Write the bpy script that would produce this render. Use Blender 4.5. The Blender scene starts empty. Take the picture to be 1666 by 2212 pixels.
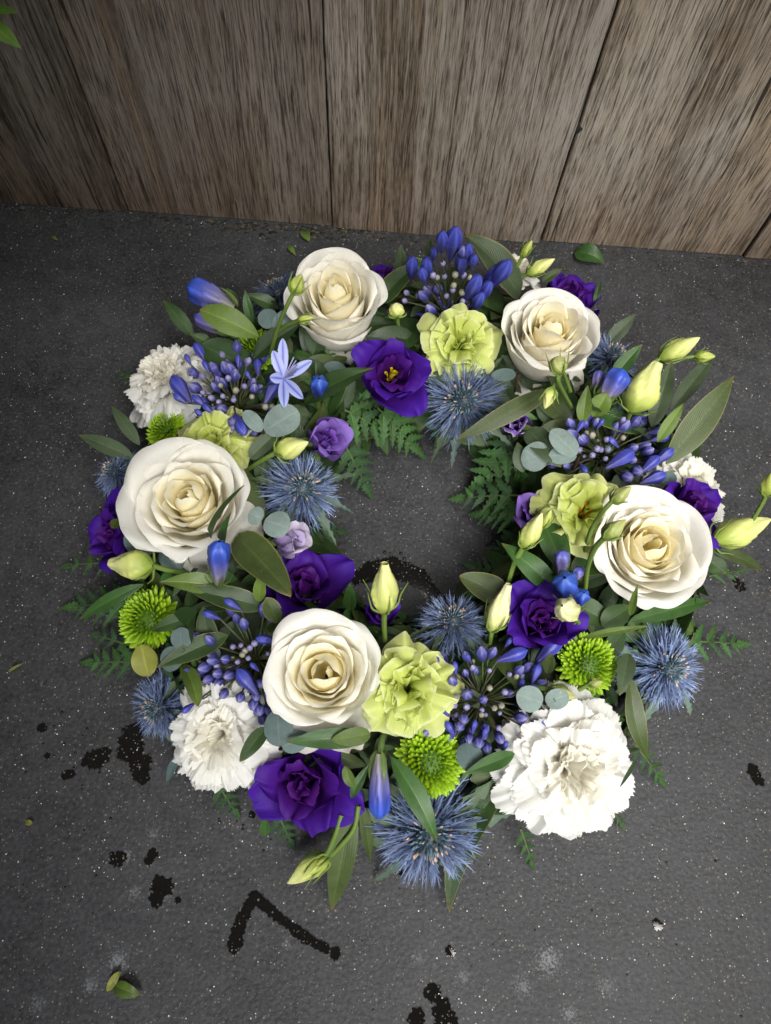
import bpy, math, random
import numpy as np
from mathutils import Vector, Matrix

# ---------------------------------------------------------------- camera, world, lamps, exposure
scene = bpy.context.scene
col = scene.collection
PI = math.pi
F_PX, PCX, PCY = 1550.0, 833.0, 1106.0          # focal length and centre of the 1666 x 2212 picture
CAM_H = 0.58
def nrm(v): return v / np.linalg.norm(v)
def cray(x, y): return np.array([x - PCX, PCY - y, -F_PX], float)
_up = nrm(np.array([60, 640, 1550.0]))
_X = nrm(np.cross(np.cross(cray(720, 495), cray(1605, 562)), _up)); _X = _X * np.sign(_X[0])
_Y = np.cross(_up, _X)
ROT = np.array([_X, _Y, _up])                     # camera axes -> world axes
CAM = np.array([-0.029, -0.177, CAM_H])
FWD = ROT @ np.array([0, 0, -1.0])
def at(x, y, z):
    d = ROT @ cray(x, y)
    return CAM + d * ((z - CAM[2]) / d[2])
def at_y(x, y, Y):
    d = ROT @ cray(x, y)
    return CAM + d * ((Y - CAM[1]) / d[1])
def px2m(p): return float(np.dot(p - CAM, FWD)) / F_PX   # metres per picture pixel at p

cam_d = bpy.data.cameras.new('camera')
cam_o = bpy.data.objects.new('camera', cam_d)
col.objects.link(cam_o)
cam_d.sensor_fit = 'VERTICAL'; cam_d.sensor_height = 9.8; cam_d.sensor_width = 7.38
cam_d.lens = 9.8 * F_PX / 2212.0
cam_d.clip_start = 0.01; cam_d.clip_end = 50
cam_d.dof.use_dof = True; cam_d.dof.focus_distance = 0.53; cam_d.dof.aperture_fstop = 3.2
M4 = Matrix.Identity(4)
for i in range(3):
    for j in range(3): M4[i][j] = ROT[i][j]
    M4[i][3] = CAM[i]
cam_o.matrix_world = M4
scene.camera = cam_o

world = bpy.data.worlds.new('World'); scene.world = world; world.use_nodes = True
world.node_tree.nodes['Background'].inputs[0].default_value = (0.80, 0.88, 1.0, 1)
world.node_tree.nodes['Background'].inputs[1].default_value = 0.07

def lamp(name, loc, target, size, power, colour, size_y=None):
    d = bpy.data.lights.new(name, 'AREA'); d.energy = power; d.color = colour
    d.shape = 'RECTANGLE'; d.size = size; d.size_y = size_y or size
    o = bpy.data.objects.new(name, d); col.objects.link(o)
    o.location = loc
    o.rotation_euler = (Vector(target) - Vector(loc)).to_track_quat('-Z', 'Y').to_euler()
    return o
key = lamp('lamp_right', (0.64, -0.30, 1.15), (0.24, 0.15, 0.09), 0.80, 2.9, (1.0, 0.96, 0.895)); key.data.spread = math.radians(46)
frl = lamp('lamp_front', (0.10, -1.0, 1.1), (0.04, -0.10, 0), 0.70, 1.85, (0.98, 0.985, 0.98)); frl.data.spread = math.radians(33)
lamp('ceiling_spot_overhead', (0.13, 0.58, 2.2), (0.02, 0.03, 0), 0.05, 4, (1.0, 0.97, 0.93))
lamp('ceiling_spot_beside', (-0.33, 0.60, 2.2), (0.02, 0.03, 0), 0.05, 1.5, (1.0, 0.97, 0.93))

vs = scene.view_settings
vs.view_transform = 'Standard'; vs.look = 'None'; vs.exposure = 0.14; vs.gamma = 1.0
vs.use_curve_mapping = False
scene.cycles.max_bounces = 8; scene.cycles.diffuse_bounces = 6; scene.cycles.transparent_max_bounces = 8
scene.cycles.use_denoising = True

# ---------------------------------------------------------------- materials
def nodes(name):
    m = bpy.data.materials.new(name); m.use_nodes = True
    nt = m.node_tree; nt.nodes.clear()
    out = nt.nodes.new('ShaderNodeOutputMaterial')
    return m, nt, out
def nn(nt, typ, **kw):
    n = nt.nodes.new(typ)
    for k, v in kw.items(): setattr(n, k, v)
    return n
def setin(n, **kw):
    for k, v in kw.items(): n.inputs[k.replace('_', ' ')].default_value = v
    return n
def math_n(nt, op, a, b=None, c=None, clamp=False):
    n = nt.nodes.new('ShaderNodeMath'); n.operation = op; n.use_clamp = clamp
    for i, v in enumerate((a, b, c)):
        if v is None: continue
        if isinstance(v, (int, float)): n.inputs[i].default_value = v
        else: nt.links.new(v, n.inputs[i])
    return n.outputs[0]
def mix_c(nt, f, a, b, blend='MIX'):
    n = nt.nodes.new('ShaderNodeMix'); n.data_type = 'RGBA'; n.blend_type = blend
    for i, v in ((0, f), (6, a), (7, b)):
        if isinstance(v, (int, float)): n.inputs[i].default_value = v
        elif isinstance(v, tuple): n.inputs[i].default_value = v if len(v) == 4 else v + (1,)
        else: nt.links.new(v, n.inputs[i])
    return n.outputs[2]
def ramp(nt, f, stops):
    n = nt.nodes.new('ShaderNodeValToRGB'); e = n.color_ramp.elements
    while len(e) < len(stops): e.new(0.5)
    for i, (p, c) in enumerate(stops):
        e[i].position = p; e[i].color = (c, c, c, 1) if isinstance(c, (int, float)) else c + (1,)
    nt.links.new(f, n.inputs[0]); return n.outputs[0]
def mapped(nt, src, scale, loc=(0, 0, 0)):
    m = nt.nodes.new('ShaderNodeMapping'); m.inputs['Scale'].default_value = scale; m.inputs['Location'].default_value = loc
    nt.links.new(src, m.inputs['Vector']); return m.outputs[0]
def noise(nt, vec, scale, detail=3, rough=0.55, dist=0.0):
    n = nt.nodes.new('ShaderNodeTexNoise')
    n.inputs['Scale'].default_value = scale; n.inputs['Detail'].default_value = detail
    n.inputs['Roughness'].default_value = rough; n.inputs['Distortion'].default_value = dist
    nt.links.new(vec, n.inputs['Vector']); return n.outputs['Fac']

def petal_mat(name, rough=0.5, trans=0.3, vein=0.25, sheen=0.0, vary=0.12, spec=0.3, bruise=None):
    m, nt, out = nodes(name); L = nt.links.new
    at_ = nn(nt, 'ShaderNodeAttribute', attribute_name='Col')
    uv = nn(nt, 'ShaderNodeUVMap').outputs[0]
    geo = nn(nt, 'ShaderNodeNewGeometry')
    n1 = noise(nt, mapped(nt, uv, (26, 2.2, 1)), 2.0, 3)
    n2 = noise(nt, geo.outputs['Position'], 120, 3)
    f = math_n(nt, 'ADD', math_n(nt, 'MULTIPLY', n1, vary), math_n(nt, 'MULTIPLY', n2, vary))
    f = math_n(nt, 'ADD', f, 1 - vary)
    cc = nt.nodes.new('ShaderNodeCombineXYZ')
    for i in range(3): L(f, cc.inputs[i])
    c = mix_c(nt, 1.0, at_.outputs['Color'], cc.outputs[0], 'MULTIPLY')
    if bruise:                                         # faint creases and bruised spots, mostly towards the rim
        sv = nn(nt, 'ShaderNodeSeparateXYZ'); L(uv, sv.inputs[0])
        bn = noise(nt, mapped(nt, geo.outputs['Position'], (1, 1, 1), (0.3, 0.7, 0.1)), 95, 5, 0.7, 0.6)
        bm = math_n(nt, 'MULTIPLY', ramp(nt, bn, [(0.60, 0.0), (0.70, 1.0)]), ramp(nt, sv.outputs[1], [(0.55, 0.0), (1.0, 0.55)]))
        c = mix_c(nt, bm, c, bruise)
    b = setin(nn(nt, 'ShaderNodeBump'), Strength=vein, Distance=0.0006)
    L(math_n(nt, 'ADD', n1, math_n(nt, 'MULTIPLY', n2, 0.5)), b.inputs['Height'])
    p = setin(nn(nt, 'ShaderNodeBsdfPrincipled'), Roughness=rough)
    p.inputs['Specular IOR Level'].default_value = spec
    p.inputs['Sheen Weight'].default_value = sheen
    L(c, p.inputs['Base Color']); L(b.outputs[0], p.inputs['Normal'])
    t = nn(nt, 'ShaderNodeBsdfTranslucent'); L(c, t.inputs[0]); L(b.outputs[0], t.inputs['Normal'])
    mx = nn(nt, 'ShaderNodeMixShader'); mx.inputs[0].default_value = trans
    L(p.outputs[0], mx.inputs[1]); L(t.outputs[0], mx.inputs[2]); L(mx.outputs[0], out.inputs[0])
    return m
def leaf_mat(name, rough=0.42, spec=0.4, rib=0.5, vein=0.35, edge=0.0, trans=0.12, bloom=0.0):
    m, nt, out = nodes(name); L = nt.links.new
    at_ = nn(nt, 'ShaderNodeAttribute', attribute_name='Col')
    uvn = nn(nt, 'ShaderNodeUVMap').outputs[0]
    sp = nn(nt, 'ShaderNodeSeparateXYZ'); L(uvn, sp.inputs[0])
    au = math_n(nt, 'ABSOLUTE', math_n(nt, 'SUBTRACT', sp.outputs[0], 0.5))
    geo = nn(nt, 'ShaderNodeNewGeometry')
    obi = nn(nt, 'ShaderNodeObjectInfo')
    n2 = noise(nt, geo.outputs['Position'], 90, 4)
    n3 = noise(nt, geo.outputs['Position'], 400, 2)
    # side veins run forward from the midrib
    vv = math_n(nt, 'SUBTRACT', math_n(nt, 'MULTIPLY', sp.outputs[1], 60), math_n(nt, 'MULTIPLY', au, 46))
    sv = math_n(nt, 'POWER', math_n(nt, 'ABSOLUTE', math_n(nt, 'SINE', math_n(nt, 'ADD', vv, math_n(nt, 'MULTIPLY', n2, 3)))), 6)
    ribm = math_n(nt, 'LESS_THAN', au, 0.022)
    ribm = ramp(nt, au, [(0.0, 1.0), (0.03, 0.5), (0.05, 0.0)])
    f = math_n(nt, 'ADD', math_n(nt, 'MULTIPLY', n2, 0.7), math_n(nt, 'MULTIPLY', n3, 0.35))
    f = math_n(nt, 'ADD', f, math_n(nt, 'ADD', math_n(nt, 'MULTIPLY', obi.outputs['Random'], 0.35), 0.30))
    cc = nt.nodes.new('ShaderNodeCombineXYZ')
    for i in range(3): L(f, cc.inputs[i])
    c = mix_c(nt, 1.0, at_.outputs['Color'], cc.outputs[0], 'MULTIPLY')
    lt = mix_c(nt, 1.0, c, (1.9, 1.75, 1.6), 'MULTIPLY')
    c = mix_c(nt, math_n(nt, 'MULTIPLY', ribm, rib, clamp=True), c, lt)
    c = mix_c(nt, math_n(nt, 'MULTIPLY', sv, 0.22 * vein / 0.35), c, lt)
    if edge > 0:
        em = ramp(nt, au, [(0.455, 0.0), (0.485, 1.0), (0.5, 1.0)])
        c = mix_c(nt, math_n(nt, 'MULTIPLY', em, edge), c, (0.32, 0.27, 0.09))
    # brown bruises here and there
    br = ramp(nt, noise(nt, geo.outputs['Position'], 45, 4), [(0.70, 0.0), (0.76, 1.0)])
    c = mix_c(nt, math_n(nt, 'MULTIPLY', br, 0.45), c, (0.09, 0.06, 0.02))
    # paler underside
    c = mix_c(nt, math_n(nt, 'MULTIPLY', geo.outputs['Backfacing'], 0.4), c, mix_c(nt, 1.0, c, (2.0, 2.0, 2.0), 'MULTIPLY'))
    h = math_n(nt, 'ADD', math_n(nt, 'MULTIPLY', sv, -0.6), math_n(nt, 'ADD', math_n(nt, 'MULTIPLY', ribm, -1.2), math_n(nt, 'MULTIPLY', n3, 0.5)))
    b = setin(nn(nt, 'ShaderNodeBump'), Strength=vein, Distance=0.0006); L(h, b.inputs['Height'])
    p = setin(nn(nt, 'ShaderNodeBsdfPrincipled'))
    p.inputs['Specular IOR Level'].default_value = spec
    L(math_n(nt, 'ADD', math_n(nt, 'MULTIPLY', n2, 0.2), rough - 0.1), p.inputs['Roughness'])
    L(c, p.inputs['Base Color']); L(b.outputs[0], p.inputs['Normal'])
    t = nn(nt, 'ShaderNodeBsdfTranslucent'); L(c, t.inputs[0])
    mx = nn(nt, 'ShaderNodeMixShader'); mx.inputs[0].default_value = trans
    L(p.outputs[0], mx.inputs[1]); L(t.outputs[0], mx.inputs[2]); L(mx.outputs[0], out.inputs[0])
    return m

def floor_mat(name, wet):
    m, nt, out = nodes(name); L = nt.links.new
    pos = nn(nt, 'ShaderNodeNewGeometry').outputs['Position']
    big = noise(nt, pos, 7, 4); mid = noise(nt, pos, 60, 4, 0.6)
    peel = noise(nt, pos, 330, 2.5, 0.5); fine = noise(nt, pos, 1400, 2)
    v = math_n(nt, 'ADD', math_n(nt, 'MULTIPLY', big, 0.5), math_n(nt, 'ADD', math_n(nt, 'MULTIPLY', mid, 0.40), math_n(nt, 'MULTIPLY', peel, 0.65)))
    base = mix_c(nt, ramp(nt, v, [(0.55, 0.0), (0.98, 1.0)]), (0.0125, 0.0127, 0.0138), (0.048, 0.0485, 0.0525))
    if wet: base = mix_c(nt, peel, (0.004, 0.0035, 0.003), (0.009, 0.0075, 0.006))
    else:
        # wet glints painted pale into the laminate colour, each with its own ragged shape
        for (x, y, r, s) in GLINTS:
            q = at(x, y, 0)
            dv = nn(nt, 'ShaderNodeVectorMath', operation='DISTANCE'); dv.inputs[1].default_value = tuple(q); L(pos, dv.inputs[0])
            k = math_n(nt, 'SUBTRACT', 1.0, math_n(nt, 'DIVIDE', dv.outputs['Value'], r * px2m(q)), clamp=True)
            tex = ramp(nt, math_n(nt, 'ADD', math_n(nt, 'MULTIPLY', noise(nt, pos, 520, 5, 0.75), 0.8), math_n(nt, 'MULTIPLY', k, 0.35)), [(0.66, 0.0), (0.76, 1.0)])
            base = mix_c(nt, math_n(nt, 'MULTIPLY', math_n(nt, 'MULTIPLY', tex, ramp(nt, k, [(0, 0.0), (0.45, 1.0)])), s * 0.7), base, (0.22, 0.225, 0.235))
    # mineral flecks of two sizes
    def flecks(scale, rad, keep, seed):
        vo = nn(nt, 'ShaderNodeTexVoronoi'); vo.inputs['Scale'].default_value = scale
        L(mapped(nt, pos, (1, 1, 0.0), (seed, seed * 2.3, 0.37)), vo.inputs['Vector'])
        sc_ = nn(nt, 'ShaderNodeSeparateColor'); L(vo.outputs['Color'], sc_.inputs[0])
        rr = math_n(nt, 'MULTIPLY', math_n(nt, 'ADD', math_n(nt, 'MULTIPLY', sc_.outputs[1], 0.8), 0.35), rad)
        m1 = math_n(nt, 'LESS_THAN', math_n(nt, 'ADD', vo.outputs['Distance'], math_n(nt, 'MULTIPLY', math_n(nt, 'SUBTRACT', fine, 0.5), rad * 0.9)), rr)
        m2 = math_n(nt, 'LESS_THAN', sc_.outputs[0], keep)
        cc = ramp(nt, sc_.outputs[2], [(0.0, (0.08, 0.07, 0.055)), (0.6, (0.18, 0.16, 0.125)), (0.88, (0.36, 0.34, 0.30)), (1.0, (0.62, 0.62, 0.62))])
        return math_n(nt, 'MULTIPLY', m1, m2), cc
    rough_f = None
    for (s, r, k, sd) in ((290, 0.19, 0.8, 0.0), (430, 0.22, 0.5, 3.1), (120, 0.065, 0.3, 7.7)):
        mk, cc = flecks(s, r, k, sd); base = mix_c(nt, mk, base, cc)
    b = setin(nn(nt, 'ShaderNodeBump'), Strength=0.015 if wet else 0.34, Distance=0.0012)
    L(math_n(nt, 'ADD', peel, math_n(nt, 'MULTIPLY', mid, 0.4)), b.inputs['Height'])
    p = nn(nt, 'ShaderNodeBsdfPrincipled')
    p.inputs['Specular IOR Level'].default_value = 0.5 if wet else 0.28
    if wet: p.inputs['Roughness'].default_value = 0.035
    else: L(math_n(nt, 'ADD', math_n(nt, 'MULTIPLY', mid, 0.2), 0.42), p.inputs['Roughness'])
    L(base, p.inputs['Base Color']); L(b.outputs[0], p.inputs['Normal'])
    if not wet: L(p.outputs[0], out.inputs[0]); return m
    uvx = nn(nt, 'ShaderNodeSeparateXYZ'); L(nn(nt, 'ShaderNodeUVMap').outputs[0], uvx.inputs[0])   # 0 in the middle of a lobe, 1 at its rim
    edge = math_n(nt, 'ADD', math_n(nt, 'MULTIPLY', math_n(nt, 'SUBTRACT', 1.0, uvx.outputs[0]), 0.9), math_n(nt, 'MULTIPLY', noise(nt, pos, 420, 4, 0.65), 0.8))
    tr = nn(nt, 'ShaderNodeBsdfTransparent'); mx = nn(nt, 'ShaderNodeMixShader')
    L(ramp(nt, edge, [(0.55, 0.0), (0.64, 1.0)]), mx.inputs[0]); L(tr.outputs[0], mx.inputs[1]); L(p.outputs[0], mx.inputs[2]); L(mx.outputs[0], out.inputs[0])
    return m
GLINTS = [(255, 2075, 75, 0.85), (195, 2130, 60, 0.6), (80, 2170, 60, 0.5), (270, 1850, 55, 0.7), (350, 1925, 80, 0.7), (290, 1930, 50, 0.5),
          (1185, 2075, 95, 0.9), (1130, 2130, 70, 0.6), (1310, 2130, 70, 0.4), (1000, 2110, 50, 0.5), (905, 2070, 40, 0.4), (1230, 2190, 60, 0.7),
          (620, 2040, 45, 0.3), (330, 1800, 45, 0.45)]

def wood_mat(name, seed, tint, knot=None):
    m, nt, out = nodes(name); L = nt.links.new
    pos = nn(nt, 'ShaderNodeNewGeometry').outputs['Position']
    P = mapped(nt, pos, (1, 1, 1), (seed * 3.7, 0, seed * 1.9))
    warp = noise(nt, mapped(nt, P, (9, 9, 2.2)), 1.0, 3)
    sp = nn(nt, 'ShaderNodeSeparateXYZ'); L(pos, sp.inputs[0])
    xw = math_n(nt, 'ADD', sp.outputs[0], math_n(nt, 'MULTIPLY', math_n(nt, 'SUBTRACT', warp, 0.5), 0.03))
    if knot:                                           # cathedral figure: the grain lines bow round a heart
        kx, kz, ka = knot
        dx = math_n(nt, 'SUBTRACT', sp.outputs[0], kx)
        dz = math_n(nt, 'SUBTRACT', sp.outputs[2], kz)
        bow = math_n(nt, 'SQRT', math_n(nt, 'ADD', math_n(nt, 'MULTIPLY', dx, dx), math_n(nt, 'MULTIPLY', math_n(nt, 'MULTIPLY', dz, dz), ka)))
        near = ramp(nt, math_n(nt, 'ABSOLUTE', dx), [(0.0, 1.0), (0.09, 0.0)])
        xw = math_n(nt, 'ADD', math_n(nt, 'MULTIPLY', near, bow), math_n(nt, 'MULTIPLY', math_n(nt, 'SUBTRACT', 1.0, near), xw))
    cb = nn(nt, 'ShaderNodeCombineXYZ'); L(xw, cb.inputs[0]); L(sp.outputs[2], cb.inputs[2])
    cb.inputs[1].default_value = seed
    G = cb.outputs[0]
    band = noise(nt, mapped(nt, G, (30, 1, 0.8)), 1.0, 5, 0.7)          # broad growth bands
    line = noise(nt, mapped(nt, G, (520, 1, 24)), 1.0, 4, 0.65)           # grain lines
    fibre = noise(nt, mapped(nt, P, (1000, 1000, 60)), 1.0, 3, 0.7)        # short split fibres
    blot = noise(nt, P, 9, 4, 0.6)
    pit = noise(nt, mapped(nt, P, (420, 420, 32)), 1.0, 2, 0.6)
    h = math_n(nt, 'ADD', math_n(nt, 'MULTIPLY', line, 0.6), math_n(nt, 'ADD', math_n(nt, 'MULTIPLY', fibre, 0.55), math_n(nt, 'MULTIPLY', band, 0.25)))
    hr = ramp(nt, h, [(0.54, 0.0), (0.76, 1.0)])
    lowc = mix_c(nt, blot, (0.026, 0.018, 0.012), (0.066, 0.046, 0.030))
    hic = mix_c(nt, ramp(nt, band, [(0.40, 0.0), (0.58, 1.0)]), (0.240, 0.200, 0.156), (0.400, 0.362, 0.318))
    hic = mix_c(nt, ramp(nt, blot, [(0.45, 0.0), (0.65, 0.7)]), hic, (0.355, 0.334, 0.308))
    wm = ramp(nt, noise(nt, mapped(nt, G, (16, 1, 0.7), (5, 0, 2)), 1.0, 3), [(0.55, 0.0), (0.72, 1.0)])
    hic = mix_c(nt, math_n(nt, 'MULTIPLY', wm, 0.55), hic, (0.42, 0.30, 0.17))
    c = mix_c(nt, hr, lowc, hic)
    c = mix_c(nt, ramp(nt, pit, [(0.62, 0.0), (0.70, 0.65)]), c, (0.018, 0.012, 0.008))
    stk = noise(nt, mapped(nt, G, (430, 1, 13), (3, 0, 9)), 1.0, 3, 0.6)
    c = mix_c(nt, ramp(nt, stk, [(0.37, 0.75), (0.42, 0.0)]), c, (0.030, 0.021, 0.014))
    stl = noise(nt, mapped(nt, G, (560, 1, 18), (8, 0, 1)), 1.0, 3, 0.6)
    c = mix_c(nt, ramp(nt, stl, [(0.57, 0.0), (0.66, 0.6)]), c, (0.45, 0.41, 0.365))
    # long drying cracks
    ck = noise(nt, mapped(nt, G, (46, 1, 0.75), (1.3, 0, 4)), 1.0, 1, 0.4)
    cr = math_n(nt, 'LESS_THAN', math_n(nt, 'ABSOLUTE', math_n(nt, 'SUBTRACT', ck, 0.60)), 0.0035)
    c = mix_c(nt, math_n(nt, 'MULTIPLY', cr, 0.85), c, (0.008, 0.006, 0.004))
    # grime drawn up from the floor, with shade at the wall foot painted in
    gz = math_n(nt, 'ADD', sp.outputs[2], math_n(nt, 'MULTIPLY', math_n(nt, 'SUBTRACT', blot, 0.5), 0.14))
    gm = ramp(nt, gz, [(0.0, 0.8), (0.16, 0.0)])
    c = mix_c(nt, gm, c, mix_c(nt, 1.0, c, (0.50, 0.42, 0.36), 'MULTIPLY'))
    c = mix_c(nt, 1.0, c, tint, 'MULTIPLY')
    b = setin(nn(nt, 'ShaderNodeBump'), Strength=0.75, Distance=0.0014)
    L(math_n(nt, 'SUBTRACT', h, math_n(nt, 'MULTIPLY', cr, 0.8)), b.inputs['Height'])
    p = setin(nn(nt, 'ShaderNodeBsdfPrincipled'), Roughness=0.62)
    p.inputs['Specular IOR Level'].default_value = 0.3
    L(c, p.inputs['Base Color']); L(b.outputs[0], p.inputs['Normal']); L(p.outputs[0], out.inputs[0])
    return m
def plain_mat(name, c, rough=0.8):
    m, nt, out = nodes(name)
    pos = nn(nt, 'ShaderNodeNewGeometry').outputs['Position']
    p = setin(nn(nt, 'ShaderNodeBsdfPrincipled'), Roughness=rough)
    cc = mix_c(nt, noise(nt, pos, 200, 4), tuple(0.5 * k for k in c), tuple(1.5 * k for k in c))
    nt.links.new(cc, p.inputs['Base Color']); nt.links.new(p.outputs[0], out.inputs[0]); return m

MAT = {
 'rose': petal_mat('rose_petal', 0.5, 0.5, 0.30, 0.0, 0.08, 0.25, (0.60, 0.49, 0.33)),
 'carn': petal_mat('carnation_petal', 0.6, 0.52, 0.5, 0.0, 0.05, 0.2),
 'lime': petal_mat('lime_petal', 0.55, 0.5, 0.45, 0.0, 0.12, 0.25),
 'purple': petal_mat('purple_petal', 0.55, 0.30, 0.6, 0.0, 0.5, 0.18),
 'bud': petal_mat('bud_skin', 0.42, 0.12, 0.30, 0.0, 0.15, 0.35),
 'blue': petal_mat('blue_petal', 0.38, 0.15, 0.30, 0.0, 0.25, 0.4),
 'mum': petal_mat('chrysanthemum_floret', 0.42, 0.22, 0.15, 0.0, 0.2, 0.35),
 'thistle': petal_mat('thistle_spine', 0.45, 0.10, 0.0, 0.0, 0.3, 0.35),
 'stem': petal_mat('stem_skin', 0.5, 0.05, 0.2, 0.0, 0.3, 0.3),
 'leaf': leaf_mat('broad_leaf', 0.46, 0.35, 0.55, 0.35, 0.0),
 'leafedge': leaf_mat('pale_edged_leaf', 0.42, 0.4, 0.45, 0.35, 0.4),
 'gloss': leaf_mat('glossy_leaf', 0.36, 0.42, 0.7, 0.40, 0.0),
 'euc': leaf_mat('eucalyptus_leaf', 0.62, 0.25, 0.25, 0.25, 0.0, 0.05),
 'fern': leaf_mat('fern_leaf', 0.42, 0.4, 0.6, 0.6, 0.0, 0.15),
 'moss': plain_mat('moss', (0.014, 0.024, 0.009), 0.95),
 'dark': plain_mat('backing_dark', (0.010, 0.008, 0.006), 0.9),
}
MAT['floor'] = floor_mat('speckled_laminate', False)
MAT['wet'] = floor_mat('wet_laminate', True)

# ---------------------------------------------------------------- builders
def obj(name, me, parent=None, mat4=None):
    o = bpy.data.objects.new(name, me); col.objects.link(o)
    if parent is not None: o.parent = parent
    if mat4 is not None: o.matrix_basis = mat4
    return o
def tag(o, label=None, cat=None, group=None, kind=None):
    if label: o['label'] = label
    if cat: o['category'] = cat
    if group: o['group'] = group
    if kind: o['kind'] = kind
    return o
def frame(axis, loc=(0, 0, 0), spin=0.0, scale=1.0):
    z = Vector([float(a) for a in axis]).normalized()
    x = Vector((1, 0, 0)) if abs(z.x) < 0.9 else Vector((0, 1, 0))
    x = (x - z * x.dot(z)).normalized(); y = z.cross(x)
    m = Matrix((x, y, z)).transposed() @ Matrix.Rotation(spin, 3, 'Z')
    m = (m * scale).to_4x4()
    m.translation = Vector([float(a) for a in loc]); return m
def thing(name, label, cat, mat4, group=None):
    o = obj(name, None, None, mat4); o.empty_display_size = 0.01
    return tag(o, label, cat, group)

def mesh_np(name, V, Fc, C, UV, mat):
    """V (n,3), Fc list of index tuples, C (n,3), UV (n,2) per vertex"""
    me = bpy.data.meshes.new(name)
    me.from_pydata([tuple(map(float, v)) for v in V], [], Fc)
    ca = me.color_attributes.new('Col', 'FLOAT_COLOR', 'POINT')
    ca.data.foreach_set('color', np.concatenate([np.asarray(C, float), np.ones((len(V), 1))], 1).ravel())
    ul = me.uv_layers.new(name='UVMap')
    idx = np.empty(len(me.loops), dtype=np.int32); me.loops.foreach_get('vertex_index', idx)
    ul.data.foreach_set('uv', np.asarray(UV, float)[idx].ravel())
    me.polygons.foreach_set('use_smooth', [True] * len(me.polygons))
    me.materials.append(MAT[mat] if isinstance(mat, str) else mat)
    me.update(); return me
def grid_mesh(name, P, C, UV, mat):
    n, m = P.shape[:2]
    fc = [(i * m + j, i * m + j + 1, (i + 1) * m + j + 1, (i + 1) * m + j) for i in range(n - 1) for j in range(m - 1)]
    return mesh_np(name, P.reshape(-1, 3), fc, C.reshape(-1, 3), UV.reshape(-1, 2), mat)
def bez(P, s):
    P = np.asarray(P, float)
    s = s[..., None]
    p = (1 - s) ** 3 * P[0] + 3 * (1 - s) ** 2 * s * P[1] + 3 * (1 - s) * s ** 2 * P[2] + s ** 3 * P[3]
    d = 3 * (1 - s) ** 2 * (P[1] - P[0]) + 6 * (1 - s) * s * (P[2] - P[1]) + 3 * s ** 2 * (P[3] - P[2])
    return p, d
def lerp(a, b, t): return np.asarray(a) * (1 - t) + np.asarray(b) * t
def sstep(x, a, b):
    t = np.clip((x - a) / (b - a), 0, 1); return t * t * (3 - 2 * t)

def petal(rng, spine, hw, mat, cols, phi=0.0, rho=None, kw=1.0, c=0.15, spiral=0.0, ruf=0.0, rf=2.0, serr=0.0, teeth=9,
          base=0.3, tipw=0.55, nu=13, nv=12, rough=0.0, shape='round', curl=0.0, rp=2.0, roll=0.0, swirl=2.0, frill=0.0):
    """one petal: a spine in the (r, z) plane, swept sideways round the flower's axis"""
    s = np.linspace(0, 1, nv)[:, None] + np.zeros((1, nu)); u = np.linspace(-1, 1, nu)[None, :] + np.zeros((nv, 1))
    tri = np.abs(((u * teeth / 2 + rng.random()) % 1.0) * 2 - 1)
    tri = tri * (0.5 + 0.5 * np.sin(u * 7 + rng.random() * 6))
    notch = rng.uniform(-0.3, 0.3)
    se = s * (1 - c * np.abs(u) ** 2.4 - serr * tri * s ** 3 - 0.04 * rng.random() * np.exp(-((u - notch) / 0.15) ** 2))
    (p, d) = bez(spine, se)
    r, z = p[..., 0], p[..., 1]
    tl = np.maximum(np.linalg.norm(d, axis=-1), 1e-9)
    nx, nz = -d[..., 1] / tl, d[..., 0] / tl
    if shape == 'fan': g = base + (1 - base) * s ** 1.15
    else:
        g = base + (1 - base) * np.sin(PI / 2 * np.clip(s / 0.6, 0, 1))
        g = g * np.sqrt(np.clip(1 - (1 - tipw ** 2) * np.clip((s - 0.6) / 0.4, 0, 1) ** 2.2, 0.02, 1))
    w = hw * g
    R_ = np.maximum(r * kw, hw * 0.16) if rho is None else rho + 0 * r
    th = np.clip(u * w / R_, -2.7, 2.7)
    lat = R_ * np.sin(th); inw = R_ * (1 - np.cos(th))
    ph = [rng.uniform(0, 6.28) for _ in range(6)]
    dis = ruf * s ** rp * (0.6 * np.sin(rf * PI * u + ph[0] + swirl * s) + 0.35 * np.sin(rf * 1.9 * PI * u + ph[1] + 2 * s) + 0.2 * np.sin(3 * s + ph[2]))
    dis = dis + rough * (np.sin(5 * u + 4 * s + ph[3]) * np.sin(6 * s - 3 * u + ph[4]))
    if frill: dis = dis + frill * s ** 5 * (np.sin(5.5 * PI * u + ph[1]) + 0.6 * np.sin(9.3 * PI * u + ph[4])) * (0.6 + 0.4 * np.sin(2 * u + ph[0]))
    dis = dis - curl * sstep(s, 0.72, 1.0) * np.abs(u) ** 2
    tr = np.clip((s - 0.80) / 0.20, 0, 1) ** 2 * roll * (0.7 + 0.5 * np.sin(2.2 * u + ph[2]))
    rr = r - inw + spiral * u + nx * dis + tr; zz = z + nz * dis - 0.75 * tr * np.clip((s - 0.80) / 0.20, 0, 1)
    lat = lat + ruf * 0.35 * s ** 2 * np.sin(rf * 1.4 * PI * u + ph[5])
    x = rr * math.cos(phi) - lat * math.sin(phi); y = rr * math.sin(phi) + lat * math.cos(phi)
    P = np.stack([x, y, zz], -1)
    C = cols(s, u)
    UV = np.stack([u * 0.5 + 0.5 + 0 * s, s + 0 * u], -1)
    return grid_mesh('petal', P, C, UV, mat)
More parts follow.
